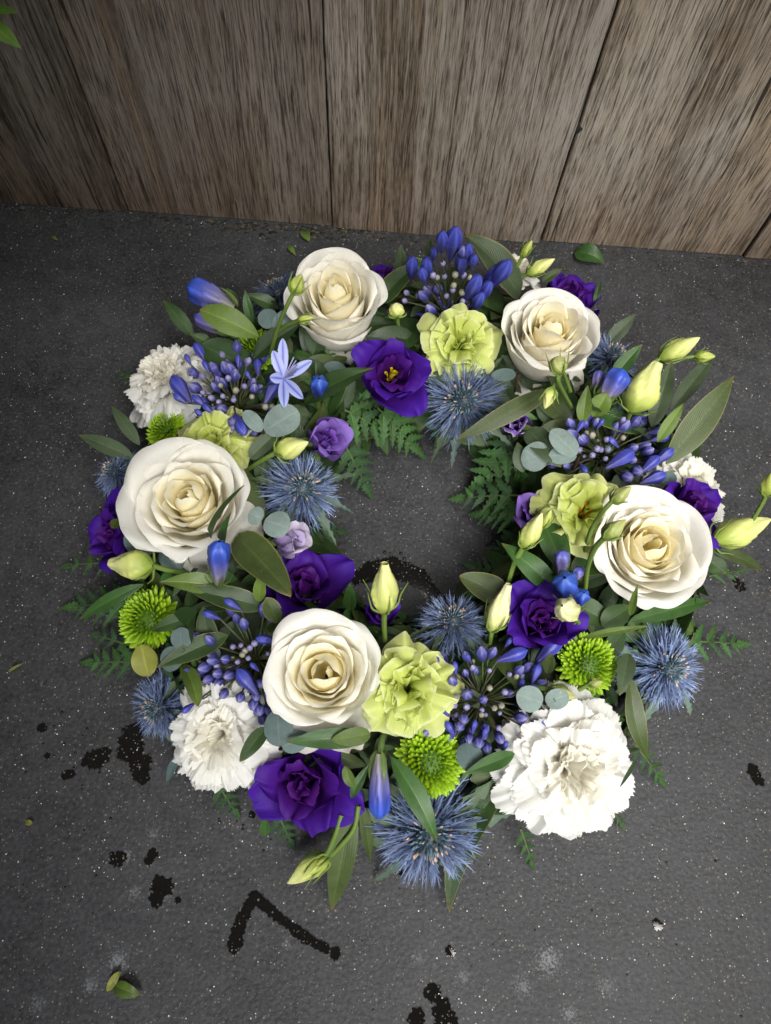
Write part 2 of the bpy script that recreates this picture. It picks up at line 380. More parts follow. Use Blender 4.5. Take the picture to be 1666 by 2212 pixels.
def colgrad(stops, edge=None, ew=0.12):
    def f(s, u):
        xs = [a for a, _ in stops]
        C = np.stack([np.interp(s, xs, [c[k] for _, c in stops]) for k in range(3)], -1)
        if edge is not None:
            t = np.clip(sstep(s, 1 - ew, 1.0) + sstep(np.abs(u), 1 - ew * 0.6, 1.0) * s, 0, 1)[..., None]
            C = C * (1 - t) + np.asarray(edge) * t
        return C
    return f
def lathe(name, prof, L, mat, colf, n=20, m=16, ribs=0, amp=0.0, twist=0.0, saw=False, bend=0.0):
    """closed body of length L along +z; prof = [(v, radius)]"""
    v = np.linspace(0, 1, m)[:, None] + np.zeros((1, n + 1)); th = np.linspace(0, 2 * PI, n + 1)[None, :] + np.zeros((m, 1))
    r = np.interp(v, [a for a, _ in prof], [b for _, b in prof])
    if ribs:
        a = ribs * th + twist * v * 2 * PI
        k = (((a / (2 * PI)) % 1.0) - 0.5) if saw else 0.5 * np.cos(a)
        k = k * np.clip(np.minimum(v, 1.02 - v) * 6, 0, 1) if not saw else k * np.clip(v * 3, 0, 1)
        r = r * (1 + amp * k)
        C = colf(v, ((a / (2 * PI)) % 1.0))
    else: C = colf(v, th / (2 * PI))
    P = np.stack([r * np.cos(th) + bend * L * v * v, r * np.sin(th), v * L], -1)
    return grid_mesh(name, P, C, np.stack([th / (2 * PI) * 3, v], -1), mat)
def tube_mesh(name, pts, r0, r1, mat, c, n=7, sub=4):
    pts = np.asarray(pts, float)
    if len(pts) > 2:                                   # Catmull-Rom smoothing
        q = np.vstack([2 * pts[0] - pts[1], pts, 2 * pts[-1] - pts[-2]]); o = []
        for i in range(1, len(q) - 2):
            for t in np.linspace(0, 1, sub, endpoint=False):
                o.append(0.5 * ((2 * q[i]) + (-q[i - 1] + q[i + 1]) * t + (2 * q[i - 1] - 5 * q[i] + 4 * q[i + 1] - q[i + 2]) * t * t + (-q[i - 1] + 3 * q[i] - 3 * q[i + 1] + q[i + 2]) * t ** 3))
        o.append(pts[-1]); pts = np.array(o)
    k = len(pts); T = np.gradient(pts, axis=0); T /= np.maximum(np.linalg.norm(T, axis=1, keepdims=True), 1e-9)
    ref = np.array([0.31, 0.2, 0.93]); A = np.cross(T, ref); A /= np.maximum(np.linalg.norm(A, axis=1, keepdims=True), 1e-9); B = np.cross(T, A)
    th = np.linspace(0, 2 * PI, n + 1); rr = np.linspace(r0, r1, k)[:, None, None]
    P = pts[:, None, :] + rr * (np.cos(th)[None, :, None] * A[:, None, :] + np.sin(th)[None, :, None] * B[:, None, :])
    C = np.zeros_like(P) + np.asarray(c)
    UV = np.stack([np.zeros((k, 1)) + th[None, :] / 6.28, np.linspace(0, 1, k)[:, None] + 0 * th[None, :]], -1)
    return grid_mesh(name, P, C, UV, mat)
# ---------------------------------------------------------------- the setting: laminate floor, plank wall
WALL_Y = 0.379
def box_mesh(name, x0, x1, y0, y1, z0, z1, mat, bev=0.0, rng=None):
    """plank-like box; front edges (towards -y) eased by bev and slightly wavy"""
    n = 30; V = []; Fc = []
    zs = np.linspace(z0, z1, n)
    for i, z in enumerate(zs):
        wl = rng.uniform(-1, 1) * 0.0004 if rng else 0; wr = rng.uniform(-1, 1) * 0.0004 if rng else 0
        V += [(x0 + wl, y1, z), (x0 + wl, y0 + bev, z), (x0 + wl + bev, y0, z), (x1 + wr - bev, y0, z), (x1 + wr, y0 + bev, z), (x1 + wr, y1, z)]
    for i in range(n - 1):
        for j in range(5):
            a = i * 6 + j; Fc.append((a, a + 1, a + 7, a + 6))
        a = i * 6; Fc.append((a + 5, a, a + 6, a + 11))
    Fc.append(tuple(range(5, -1, -1))); Fc.append(tuple((n - 1) * 6 + k for k in range(6)))
    V = np.array(V); me = mesh_np(name, V, Fc, np.ones((len(V), 3)), np.zeros((len(V), 2)), mat)
    me.polygons.foreach_set('use_smooth', [False] * len(me.polygons)); return me

fs = 1.6
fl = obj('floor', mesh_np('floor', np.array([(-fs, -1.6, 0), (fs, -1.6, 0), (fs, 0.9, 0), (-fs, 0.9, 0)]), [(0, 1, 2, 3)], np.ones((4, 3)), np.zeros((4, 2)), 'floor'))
tag(fl, kind='structure')
wall = thing('plank_wall', 'weathered grey-brown wall of upright wooden planks behind the flower wreath', 'wall', frame((0, 0, 1), (0, WALL_Y, 0)))
edges = [-1.05, -0.74, float(at(277, 460, 0)[0]), float(at(718, 490, 0)[0]), float(at(1168, 525, 0)[0]), float(at(1605, 562, 0)[0]), 0.56, 0.85]
gaps = [0.001, 0.0012, 0.0011, 0.0013, 0.0030, 0.0022, 0.002, 0.001]
tints = [(0.8, 0.8, 0.8), (0.46, 0.44, 0.42), (0.66, 0.63, 0.60), (0.95, 0.93, 0.91), (1.10, 1.06, 0.99), (1.0, 0.92, 0.83), (0.9, 0.9, 0.9)]  # board tone plus painted light: left planks darkened, right ones kept brighter
offs = [0, 0, 0.0015, 0.0, 0.0035, 0.001, 0]
rw = random.Random(4)
for i in range(7):
    kn = ((edges[2] + edges[3]) / 2 + 0.012, 0.02, 0.02) if i == 2 else None
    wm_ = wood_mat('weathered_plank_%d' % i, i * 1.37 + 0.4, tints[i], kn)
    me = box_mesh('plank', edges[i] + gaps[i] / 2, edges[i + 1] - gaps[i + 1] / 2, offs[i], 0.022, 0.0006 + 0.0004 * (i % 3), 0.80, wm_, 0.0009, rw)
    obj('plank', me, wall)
obj('backing_board', box_mesh('backing_board', -1.05, 0.85, 0.0225, 0.04, 0.001, 0.79, 'dark'), wall)
# knot hole bitten out beside the widest joint
def blob(name, pts, mat, z=0.0006, n=64, seed=0, ragged=0.12, dome=0.0):
    """ragged flat puddle through pixel points with radii: union outline sampled as a fan per lobe"""
    rng = random.Random(seed); V = []; Fc = []; UVb = []
    for li, (x, y, r) in enumerate(pts):
        q = at(x, y, 0); k = px2m(q); a0 = len(V); V.append((q[0], q[1], z + li * 0.00002 + dome)); UVb.append((0.0, 0.0))
        ph = [rng.uniform(0, 6.28) for _ in range(7)]
        for i in range(n):
            a = 2 * PI * i / n
            rr = 1.2 * r * k * (1 + ragged * (math.sin(2 * a + ph[0]) + 0.8 * math.sin(3 * a + ph[1]) + 0.7 * math.sin(5 * a + ph[2]) + 0.6 * math.sin(9 * a + ph[3]) + 0.5 * math.sin(14 * a + ph[4])) + rng.uniform(-1, 1) * ragged * 0.2)
            V.append((q[0] + rr * math.cos(a), q[1] + rr * math.sin(a) * 0.97, z + li * 0.00002)); UVb.append((1.0, 0.0))
        for i in range(n): Fc.append((a0, a0 + 1 + i, a0 + 1 + (i + 1) % n))
    V = np.array(V); o = V[0].copy(); o[2] = 0
    ob = obj(name, mesh_np(name, V - o, Fc, np.ones((len(V), 3)), np.array(UVb), mat)); ob.location = o
    return ob
def along(pts, r, n):
    out = []; p = np.array(pts, float)
    seg = np.r_[0, np.cumsum(np.linalg.norm(np.diff(p, axis=0), axis=1))]
    for i, t in enumerate(np.linspace(0, seg[-1], n)):
        out.append((np.interp(t, seg, p[:, 0]), np.interp(t, seg, p[:, 1]), r * (0.8 + 0.45 * ((i * 7919) % 10) / 10)))
    return out
SPILLS = [
 ([(208, 1640, 25), (225, 1632, 17), (190, 1645, 13)], 'rounded black water patch left of the white carnation'),
 ([(290, 1585, 26), (282, 1620, 28), (303, 1652, 27), (310, 1680, 15), (268, 1600, 13)], 'long black water patch beneath the blue thistle on the left'),
 ([(92, 1573, 11)], 'single small water drop at far left of the floor'),
 ([(150, 1672, 12), (140, 1676, 8)], 'small water splash left of the rounded black patch'),
 ([(103, 1633, 7)], 'tiny water drop below the far left drop'),
 (along([(505, 2050), (520, 1990), (550, 1935)], 14, 11) + along([(550, 1935), (600, 1980), (660, 2025), (705, 2050)], 11, 19) + [(725, 2060, 13)], 'hooked black trail of spilt water in the foreground'),
 ([(350, 1915, 24), (340, 1940, 18), (385, 1945, 7)], 'ragged water patch among pale marks on the lower left'),
 ([(255, 1855, 18), (330, 1845, 12), (322, 1860, 10)], 'broken water marks above the ragged patch on the lower left'),
 ([(1420, 1998, 12)], 'small black water drop with a bright glint on the right'),
 ([(1628, 1665, 15), (1638, 1685, 13)], 'black water drop at the right edge beside the thistle'),
 ([(972, 2055, 11)], 'small water drop right of the hooked trail'),
 ([(935, 2145, 20), (955, 2180, 22), (900, 2200, 20), (965, 2205, 26)], 'black water patches cut by the bottom edge of the picture'),
 (along([(790, 1240), (850, 1225), (900, 1245), (940, 1290), (960, 1320)], 24, 12) + along([(760, 1250), (790, 1245)], 16, 3), 'wet black patch inside the wreath behind the tall lime bud'),
 ([(1600, 1268, 12), (1590, 1255, 8)], 'small water smear right of the right-hand rose'),
 ([(535, 1700, 9), (545, 1760, 8)], 'faint water spots below the left carnation'),
 ([(875, 1875, 9), (865, 1885, 6)], 'two merged water spots beside the lowest thistle'),
]
for i, (pts, lb) in enumerate(SPILLS):
    tag(blob('water_spill', pts, 'wet', 0.0005, 110, i + 1, 0.06 if len(pts) > 8 else 0.08, 0.0007 if len(pts) == 1 else 0.0), lb, 'water', 'water spilt on the floor')
# scattered little drops: uncountable, one object
rd = random.Random(9); V = []; Fc = []
dl = [(rd.gauss(855, 75), rd.gauss(1225, 30), rd.uniform(1.5, 4.5)) for _ in range(26)] + [(rd.gauss(160, 70), rd.gauss(1640, 60), rd.uniform(1.2, 3.5)) for _ in range(26)] + \
     [(rd.uniform(30, 1640), rd.uniform(1850, 2200), rd.uniform(1.0, 3)) for _ in range(30)] + [(rd.gauss(540, 50), rd.gauss(1750, 60), rd.uniform(1.5, 4)) for _ in range(14)]
for (x, y, r) in dl:
    q = at(x, y, 0); k = px2m(q) * r; a0 = len(V)
    for (fr, fz) in ((1.0, 0.0003), (0.8, 0.0003 + k * 0.35), (0.4, 0.0003 + k * 0.55)):
        for j in range(8): V.append((q[0] + k * fr * math.cos(j * PI / 4), q[1] + k * fr * math.sin(j * PI / 4), fz))
    V.append((q[0], q[1], 0.0003 + k * 0.6))
    for L_ in range(2):
        for j in range(8): Fc.append((a0 + L_ * 8 + j, a0 + L_ * 8 + (j + 1) % 8, a0 + L_ * 8 + 8 + (j + 1) % 8, a0 + L_ * 8 + 8 + j))
    for j in range(8): Fc.append((a0 + 16 + j, a0 + 16 + (j + 1) % 8, a0 + 24))
tag(obj('water_droplets', mesh_np('water_droplets', np.array(V), Fc, np.ones((len(V), 3)), np.zeros((len(V), 2)), 'wet')), 'fine scatter of tiny water droplets on the dark floor', 'water', kind='stuff')

# ---------------------------------------------------------------- leaves
RC = np.array([0.0, 0.052, 0.0])                    # centre of the wreath on the floor
LEAFC = {'dark': (0.026, 0.054, 0.014), 'deep': (0.018, 0.040, 0.011), 'olive': (0.046, 0.068, 0.019), 'lite': (0.080, 0.128, 0.022), 'yel': (0.17, 0.18, 0.035),
         'grey': (0.044, 0.066, 0.032), 'euc': (0.150, 0.200, 0.185), 'eucd': (0.085, 0.125, 0.120), 'green': (0.035, 0.085, 0.020), 'fern': (0.040, 0.105, 0.026), 'fernd': (0.028, 0.068, 0.024),
         'blue': (0.075, 0.115, 0.115)}
def leaf_width(kind, s):
    if kind == 'lance': return np.clip(np.sin(PI * s ** 0.82), 0, 1) ** 0.85 * (1 - 0.15 * s)
    if kind == 'ovate': return np.clip(np.sin(PI * s ** 0.72), 0, 1) ** 0.65
    if kind == 'obov': return np.clip(np.sin(PI * s ** 1.15), 0, 1) ** 0.55
    if kind == 'fern': return np.clip(1.02 - s, 0, 1) ** 0.75 * np.clip(s * 9, 0, 1) ** 0.7
    if kind == 'round': return np.sqrt(np.clip(1 - (2 * np.clip(s, 0, 1) - 1) ** 2, 0, 1))
def leaf_mesh(d, width, kind, c, mat, arch=0.08, roll=0.0, fold=0.15, wave=0.03, serr=0.0, teeth=9, nu=9, nv=16, seed=0, side_bend=0.0, up=(0, 0, 1), tipc=None):
    rng = random.Random(seed)
    d = np.asarray(d, float); Ln = np.linalg.norm(d); D = d / Ln
    U = np.asarray(up, float); S = np.cross(D, U)
    if np.linalg.norm(S) < 0.05: S = np.cross(D, np.array([0.2, 1, 0]))
    S = nrm(S); Nn = np.cross(S, D); 
    S2 = S * math.cos(roll) + Nn * math.sin(roll); N2 = -S * math.sin(roll) + Nn * math.cos(roll)
    s = np.linspace(0, 1, nv)[:, None] + np.zeros((1, nu)); u = np.linspace(-1, 1, nu)[None, :] + np.zeros((nv, 1))
    g = leaf_width(kind, np.clip(s, 0.004, 0.996)) * width / 2
    if serr: g = g * (1 - serr * np.abs(u) * (((s * teeth) % 1.0)))
    ph = [rng.uniform(0, 6.28) for _ in range(4)]
    tw = rng.uniform(-0.55, 0.55)
    lift = tw * (s - 0.35) * u * g + arch * Ln * 4 * s * (1 - s) + fold * np.abs(u) * g - 0.25 * fold * (u ** 2) * g
    lift = lift + wave * width * np.sin(7 * s + ph[0]) * u ** 2 * np.sign(u + 1e-9) + wave * width * 0.6 * np.sin(5 * s + ph[1])* (s)
    P = s[..., None] * d + (u * g + side_bend * Ln * 4 * s * (1 - s))[..., None] * S2 + lift[..., None] * N2
    C = np.zeros(P.shape) + np.asarray(c)
    if tipc is not None: C = C * (1 - sstep(s, 0.9, 1.0)[..., None]) + np.asarray(tipc) * sstep(s, 0.9, 1.0)[..., None]
    return grid_mesh('leaf', P, C, np.stack([u * 0.5 + 0.5, s], -1), mat)
def leaf(bx, by, bz, tx, ty, tz, w, cname, label, kind='lance', mat='leaf', arch=0.08, roll=0.0, fold=0.2, sb=0.0, cat='leaf', name='leaf', group='single leaves tucked into the wreath'):
    b = at(bx, by, bz); t = at(tx, ty, tz)
    me = leaf_mesh(t - b, w * px2m((b + t) / 2), kind, LEAFC[cname], mat, arch * 1.3, roll, fold + 0.15, 0.05, seed=int(bx * 7 + by), side_bend=sb, tipc=(0.10, 0.075, 0.02), up=nrm(np.array([0, 0, 1.0]) + 0.6 * nrm(CAM - b)))
    o = obj(name, me); o.location = b
    return tag(o, label, cat, group)

# the foam ring and the dense foliage it carries
base_t = thing('wreath_base', 'dark moss ring under the flowers with dense overlapping dark green leaves', 'wreath base', frame((0, 0, 1), RC))
nt_, npz = 96, 20; P = np.zeros((nt_ + 1, npz + 1, 3)); rng = random.Random(2)
bumps = np.array([[rng.uniform(-1, 1) for _ in range(npz + 1)] for _ in range(nt_ + 1)]); bumps[-1] = bumps[0]; bumps[:, -1] = bumps[:, 0]
for i in range(nt_ + 1):
    a = 2 * PI * i / nt_
    for j in range(npz + 1):
        b = 2 * PI * j / npz; rr = 1 + 0.07 * bumps[i, j]
        P[i, j] = ((0.158 + 0.054 * rr * math.cos(b)) * math.cos(a), (0.158 + 0.054 * rr * math.cos(b)) * math.sin(a), 0.0275 + 0.0265 * rr * math.sin(b))
P[..., 2] = np.maximum(P[..., 2], 0.0006)
obj('moss_ring', grid_mesh('moss_ring', P, np.ones(P.shape), np.zeros(P.shape[:2] + (2,)), 'moss'), base_t)
rng = random.Random(31)
variants = []
for k in range(14):
    kd = ['lance', 'lance', 'ovate', 'obov'][k % 4]; cn = ['dark', 'deep', 'grey', 'deep', 'green', 'dark', 'olive'][k % 7]
    variants.append(leaf_mesh((0.040, 0, 0), [0.013, 0.017, 0.021, 0.022][k % 4], kd, LEAFC[cn], ['leaf', 'gloss', 'leafedge'][k % 3], rng.uniform(0.02, 0.16), 0, rng.uniform(0.1, 0.35), 0.04, seed=k, nu=7, nv=12))
HEADS = []                                          # (centre, radius) of every flower head
# ---------------------------------------------------------------- flower heads
def axis_out(p, k, extra=(0, 0)):
    o = np.array([p[0] - RC[0], p[1] - RC[1], 0]); o = o / max(np.linalg.norm(o), 1e-6)
    return nrm(np.array([0, 0, 1.0]) + k * o + np.array([extra[0], extra[1], 0]))
def head(x, y, z, rpx, k, extra, H):
    top = at(x, y, z); sc = rpx * px2m(top) / 40.0
    ax = axis_out(top, k, extra); HEADS.append((top, sc * 36))
    return frame(ax, top - ax * H * sc, 0, sc), sc, ax, top
def place(parent_mat, name, label, cat, group):
    t = thing(name, label, cat, parent_mat, group); return t
def calyx(t, c=(0.10, 0.17, 0.04), n=5, L=16, z=-2):
    rng = random.Random(5)
    for i in range(n):
        me = petal(rng, [(2, z), (10, z - 2), (14, z + 3), (20, z - 2 + L * 0.2)], 4.0, 'stem', colgrad([(0, c), (1, c)]), i * 2 * PI / n, rho=20, c=0.1, base=0.7, tipw=0.15, nu=5, nv=6)
        obj('sepal', me, t)

def rose(x, y, z, rpx, k, extra, seed, label, N=34, opn=0.5, spin=0.0, zs=1.0):
    rng = random.Random(seed); N = int(N * 0.64)
    m, sc, ax, top = head(x, y, z, rpx * 1.12, k, extra, 44 * zs)
    t = place(m, 'rose', label, 'rose', 'white roses')
    hz = rng.uniform(0, 6.28)
    for i in range(N):
        q = i / (N - 1.0)
        rt = (2.6 + 25.5 * q ** (1.0 - 0.2 * opn)) * rng.uniform(0.95, 1.05)
        phi = spin + i * 2.39996 + rng.uniform(-0.3, 0.3)
        zt = 46 - 5 * opn * max(0, 0.2 - q) / 0.2 - (3 + 8 * opn) * sstep(q, 0.2, 1.0) + rng.uniform(-1.2, 1.2)
        far = sstep(q, 0.65, 1.0); ruf = 0.5 + 1.1 * q; c = 0.15
        ha = float(lerp(2.2, 1.30, sstep(q, 0.05, 0.6))) * (1.15 if zs > 1.2 else 1.0)
        if q < 0.2:
            sp = [(0.6, 8), (rt * 1.7 + 3, 16), (rt * 1.7 + 2.2, zt - 10), (rt * rng.uniform(0.65, 0.95), zt)]; roll = 0.0
        else:
            sp = [(0.8, 4), (rt * 0.8 + 8, 8 - 5 * q), (rt * lerp(1.0, 0.90, q), zt - 14), (rt + 3.0 + 3.5 * far * (0.5 + opn), zt)]; roll = 1.2 + 3.0 * q
        sp = [(a_, b_ * zs) for a_, b_ in sp]
        y_in = (0.92, 0.83, 0.50); y_mid = (0.94, 0.88, 0.65); wht = (0.91, 0.885, 0.815)
        body = lerp(y_mid, wht, sstep(q, 0.25, 0.95)); root = lerp(y_in, (0.86, 0.82, 0.64), sstep(q, 0.1, 0.9))
        lipc = lerp(body, (0.87, 0.86, 0.82), 0.7)
        me = petal(rng, sp, ha * rt, 'rose', colgrad([(0, root), (0.45, lerp(root, body, 0.5)), (0.9, body), (1, lipc)]), phi, c=c, spiral=0.05 * rt, ruf=ruf, rf=1.2,
                   rough=0.25, tipw=0.66, base=0.5, nu=19 if q < 0.5 else 25, nv=17, curl=0.4 + 1.5 * q, roll=roll)
        obj('petal', me, t)
    calyx(t)
    return t
def guard_petals(t, specs, seed, colour=(0.90, 0.88, 0.82)):
    """broad outer petals standing round a rose; specs = (azimuth, radius, rim height, half width, roll)"""
    rng = random.Random(seed)
    for (a, r, zr, hw, ro) in specs:
        me = petal(rng, [(3, 0), (r * 0.95, zr * 0.05), (r * 0.92, zr * 0.9), (r + ro, zr)], hw, 'rose', colgrad([(0, (0.78, 0.78, 0.64)), (0.5, colour), (1, colour)], (0.84, 0.82, 0.77), 0.04), a, c=0.12, ruf=1.8, rf=1.3, rough=0.5, tipw=0.72, base=0.45, nu=27, nv=18, curl=1.5, spiral=1.5, roll=4.5)
        obj('petal', me, t)
def droop_petals(t, specs, seed, colour=(0.80, 0.78, 0.73)):
    """extra guard petals folded back under a rose; specs = (azimuth, radius, drop, half width)"""
    rng = random.Random(seed)
    for (a, r, dz, hw) in specs:
        me = petal(rng, [(6, 4), (r * 0.75, 14), (r * 0.95, 20 + dz), (r * 1.08, 6 + dz)], hw, 'rose', colgrad([(0, (0.7, 0.7, 0.55)), (0.5, colour), (1, (0.78, 0.74, 0.68))], (0.74, 0.68, 0.57), 0.03), a, rho=34, c=0.14, ruf=2.0, rf=1.4, rough=0.6, tipw=0.5, base=0.5, nu=15, nv=12)
        obj('petal', me, t)

def carnation(x, y, z, rpx, k, extra, seed, label, N=46):
    rng = random.Random(seed)
    m, sc, ax, top = head(x, y, z, rpx, k, extra, 34)
    t = place(m, 'carnation', label, 'carnation', 'white carnations')
    for i in range(N):
        q = i / (N - 1.0)
        e = math.radians(90 - 96 * q ** 0.85 + rng.uniform(-9, 9)); Lp = 36 + 5 * q + rng.uniform(-3, 3)
        e2 = min(e + 0.55, 1.57)
        sp = [(1, 0), (2 + 3 * q, 12), (3 + 0.6 * Lp * math.cos(e2), 4 + 0.62 * Lp * math.sin(e2)), (3 + Lp * math.cos(e), 3 + Lp * math.sin(e) * 0.95)]
        cream = (0.90, 0.875, 0.785); wht = (0.87, 0.862, 0.83)
        tc = lerp(cream, wht, sstep(q, 0.02, 0.6))
        me = petal(rng, sp, rng.uniform(14, 20) * (0.70 + 0.42 * q), 'carn', colgrad([(0, (0.80, 0.80, 0.58)), (0.5, lerp(cream, tc, 0.5)), (0.85, tc), (1, tc)]), i * 2.39996 + rng.uniform(-0.25, 0.25), rho=44, c=0.16,
                   ruf=rng.uniform(3.0, 5.2) * (1.12 - 0.45 * q), rf=rng.uniform(0.9, 1.6), rp=1.9, swirl=rng.uniform(-3, 3), serr=0.045, teeth=rng.choice([15, 19, 23]), base=0.12, shape='fan', nu=61, nv=20, rough=0.35, frill=0.8, roll=rng.uniform(0, 4))
        obj('petal', me, t)
    return t

PURPLE = dict(core=(0.050, 0.004, 0.070), mid=(0.062, 0.006, 0.135), out=(0.050, 0.009, 0.255), mat='purple')
LIME = dict(core=(0.52, 0.60, 0.09), mid=(0.60, 0.67, 0.15), out=(0.67, 0.73, 0.25), mat='lime')
MAUVE = dict(core=(0.13, 0.05, 0.26), mid=(0.14, 0.05, 0.34), out=(0.22, 0.13, 0.46), mat='purple')
def lisianthus(x, y, z, rpx, k, extra, seed, label, pal, N=13, opn=0.6, ruf=1.5, rf=1.5, hw=22, name='lisianthus', group='purple lisianthus flowers', stamens=False, H=26, Lp=38, inner0=0.0, edge=None):
    rng = random.Random(seed)
    rpx = rpx * (1.12 if pal is LIME else 1.5 if opn < 0.35 else 1.2)
    m, sc, ax, top = head(x, y, z, rpx, k, extra, H)
    t = place(m, name, label, 'flower', group)
    for i in range(N):
        q = inner0 + (1 - inner0) * i / (N - 1.0)
        e = math.radians(90 + 14 * (1 - q) - 82 * opn * q ** 1.1 + rng.uniform(-6, 6)); L2 = Lp * (0.72 + 0.28 * q) * rng.uniform(0.92, 1.06)
        e2 = e + 0.42
        sp = [(1, 0), (5 + 9 * q, 3), (5 + 5 * q + 0.62 * L2 * math.cos(e2), 2 + 0.66 * L2 * math.sin(e2)), (4 + 4 * q + L2 * math.cos(e), 2 + L2 * math.sin(e) * 0.98)]
        body = lerp(pal['mid'], pal['out'], sstep(q, 0.25, 0.9))
        wd = hw * (0.5 + 0.5 * q)
        me = petal(rng, sp, wd, pal['mat'], colgrad([(0, pal['core']), (0.45, lerp(pal['core'], body, 0.45)), (0.9, body), (1, body)], edge, 0.05), i * 2.39996 + rng.uniform(-0.3, 0.3), rho=lerp(11, 32, q), c=0.16, spiral=1.2,
                   ruf=ruf * (0.7 + 0.5 * q), rf=rf * rng.uniform(0.8, 1.2), rp=1.5 if pal is LIME else 1.8, swirl=rng.uniform(-5, 5), serr=0.012, rough=0.7 if pal is LIME else 0.8, roll=1.2 if pal is LIME else 1.5, frill=0.55 if pal is LIME else 0.25, tipw=0.60, base=0.25, nu=71 if pal is LIME else 29, nv=22)
        obj('petal', me, t)
    if stamens:
        for i in range(5):
            a = i * 2 * PI / 5 + 0.4; r = 3.2
            me = tube_mesh('stamen', [(r * .4 * math.cos(a), r * .4 * math.sin(a), 2), (r * math.cos(a), r * math.sin(a), 12), (r * 1.5 * math.cos(a), r * 1.5 * math.sin(a), 17)], 0.35, 1.3, 'stem', (0.62, 0.42, 0.02)); obj('stamen', me, t)
        obj('pistil', tube_mesh('pistil', [(0, 0, 2), (0.5, 0, 14), (1.5, 1, 22)], 1.6, 1.9, 'stem', (0.60, 0.47, 0.02)), t)
    calyx(t, n=4)
    return t

def floret_meshes():
    out = []
    for k in range(3):
        rng = random.Random(50 + k)
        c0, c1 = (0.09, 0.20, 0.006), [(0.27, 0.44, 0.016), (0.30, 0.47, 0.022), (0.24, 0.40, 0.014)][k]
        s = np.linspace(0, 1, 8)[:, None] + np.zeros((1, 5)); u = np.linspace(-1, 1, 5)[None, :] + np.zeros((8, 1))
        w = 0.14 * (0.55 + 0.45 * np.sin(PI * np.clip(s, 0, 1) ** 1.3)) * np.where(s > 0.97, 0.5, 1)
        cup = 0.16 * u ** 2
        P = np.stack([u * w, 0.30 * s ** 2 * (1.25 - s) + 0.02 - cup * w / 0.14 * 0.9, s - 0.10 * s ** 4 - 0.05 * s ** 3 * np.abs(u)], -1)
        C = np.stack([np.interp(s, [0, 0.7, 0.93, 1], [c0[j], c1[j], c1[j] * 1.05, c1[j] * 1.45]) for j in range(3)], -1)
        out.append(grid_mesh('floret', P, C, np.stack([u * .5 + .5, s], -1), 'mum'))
    return out
FLORET = floret_meshes()
def mum(x, y, z, rpx, k, extra, seed, label, n=190, flat=0.62):
    rng = random.Random(seed)
    m, sc, ax, top = head(x, y, z, rpx * 1.13, k, extra, 24)
    t = place(m, 'chrysanthemum', label, 'chrysanthemum', 'lime green pompon chrysanthemums')
    cm = lathe('flower_core', [(0, 0.1), (0.1, 14), (0.4, 17), (0.75, 12), (1, 0.1)], 14, 'stem', lambda v, a: np.zeros(v.shape + (3,)) + np.array((0.06, 0.13, 0.008)))
    obj('flower_core', cm, t)
    for i in range(n):
        q = ((i + 0.5) / n) ** 0.5
        pol = q * math.radians(104); phi = i * 2.39996
        ln = 6.0 + 15.5 * q ** 1.15 + rng.uniform(-1, 1)
        rad = 17.5
        bx = Vector((rad * math.sin(pol) * math.cos(phi), rad * math.sin(pol) * math.sin(phi), 3 + rad * flat * math.cos(pol)))
        pol2 = pol * 0.98 + rng.uniform(-0.20, 0.20); phi += rng.uniform(-0.12, 0.12); ln *= rng.uniform(0.85, 1.15)
        zd = Vector((math.sin(pol2) * math.cos(phi), math.sin(pol2) * math.sin(phi), math.cos(pol2)))
        out_ = Vector((math.cos(phi), math.sin(phi), 0))
        yd = -(Vector((math.cos(pol2) * math.cos(phi), math.cos(pol2) * math.sin(phi), -math.sin(pol2))))   # concave face turned to the centre
        yd = yd - zd * yd.dot(zd)
        if yd.length < 1e-4: yd = Vector((0, 1, 0))
        yd.normalize(); xd = yd.cross(zd)
        mm = Matrix((xd * (ln * 0.62 + 4.6) * 1.15, yd * (ln * 0.6 + 4), zd * ln)).transposed().to_4x4(); mm.translation = bx
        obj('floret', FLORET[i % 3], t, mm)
    return t

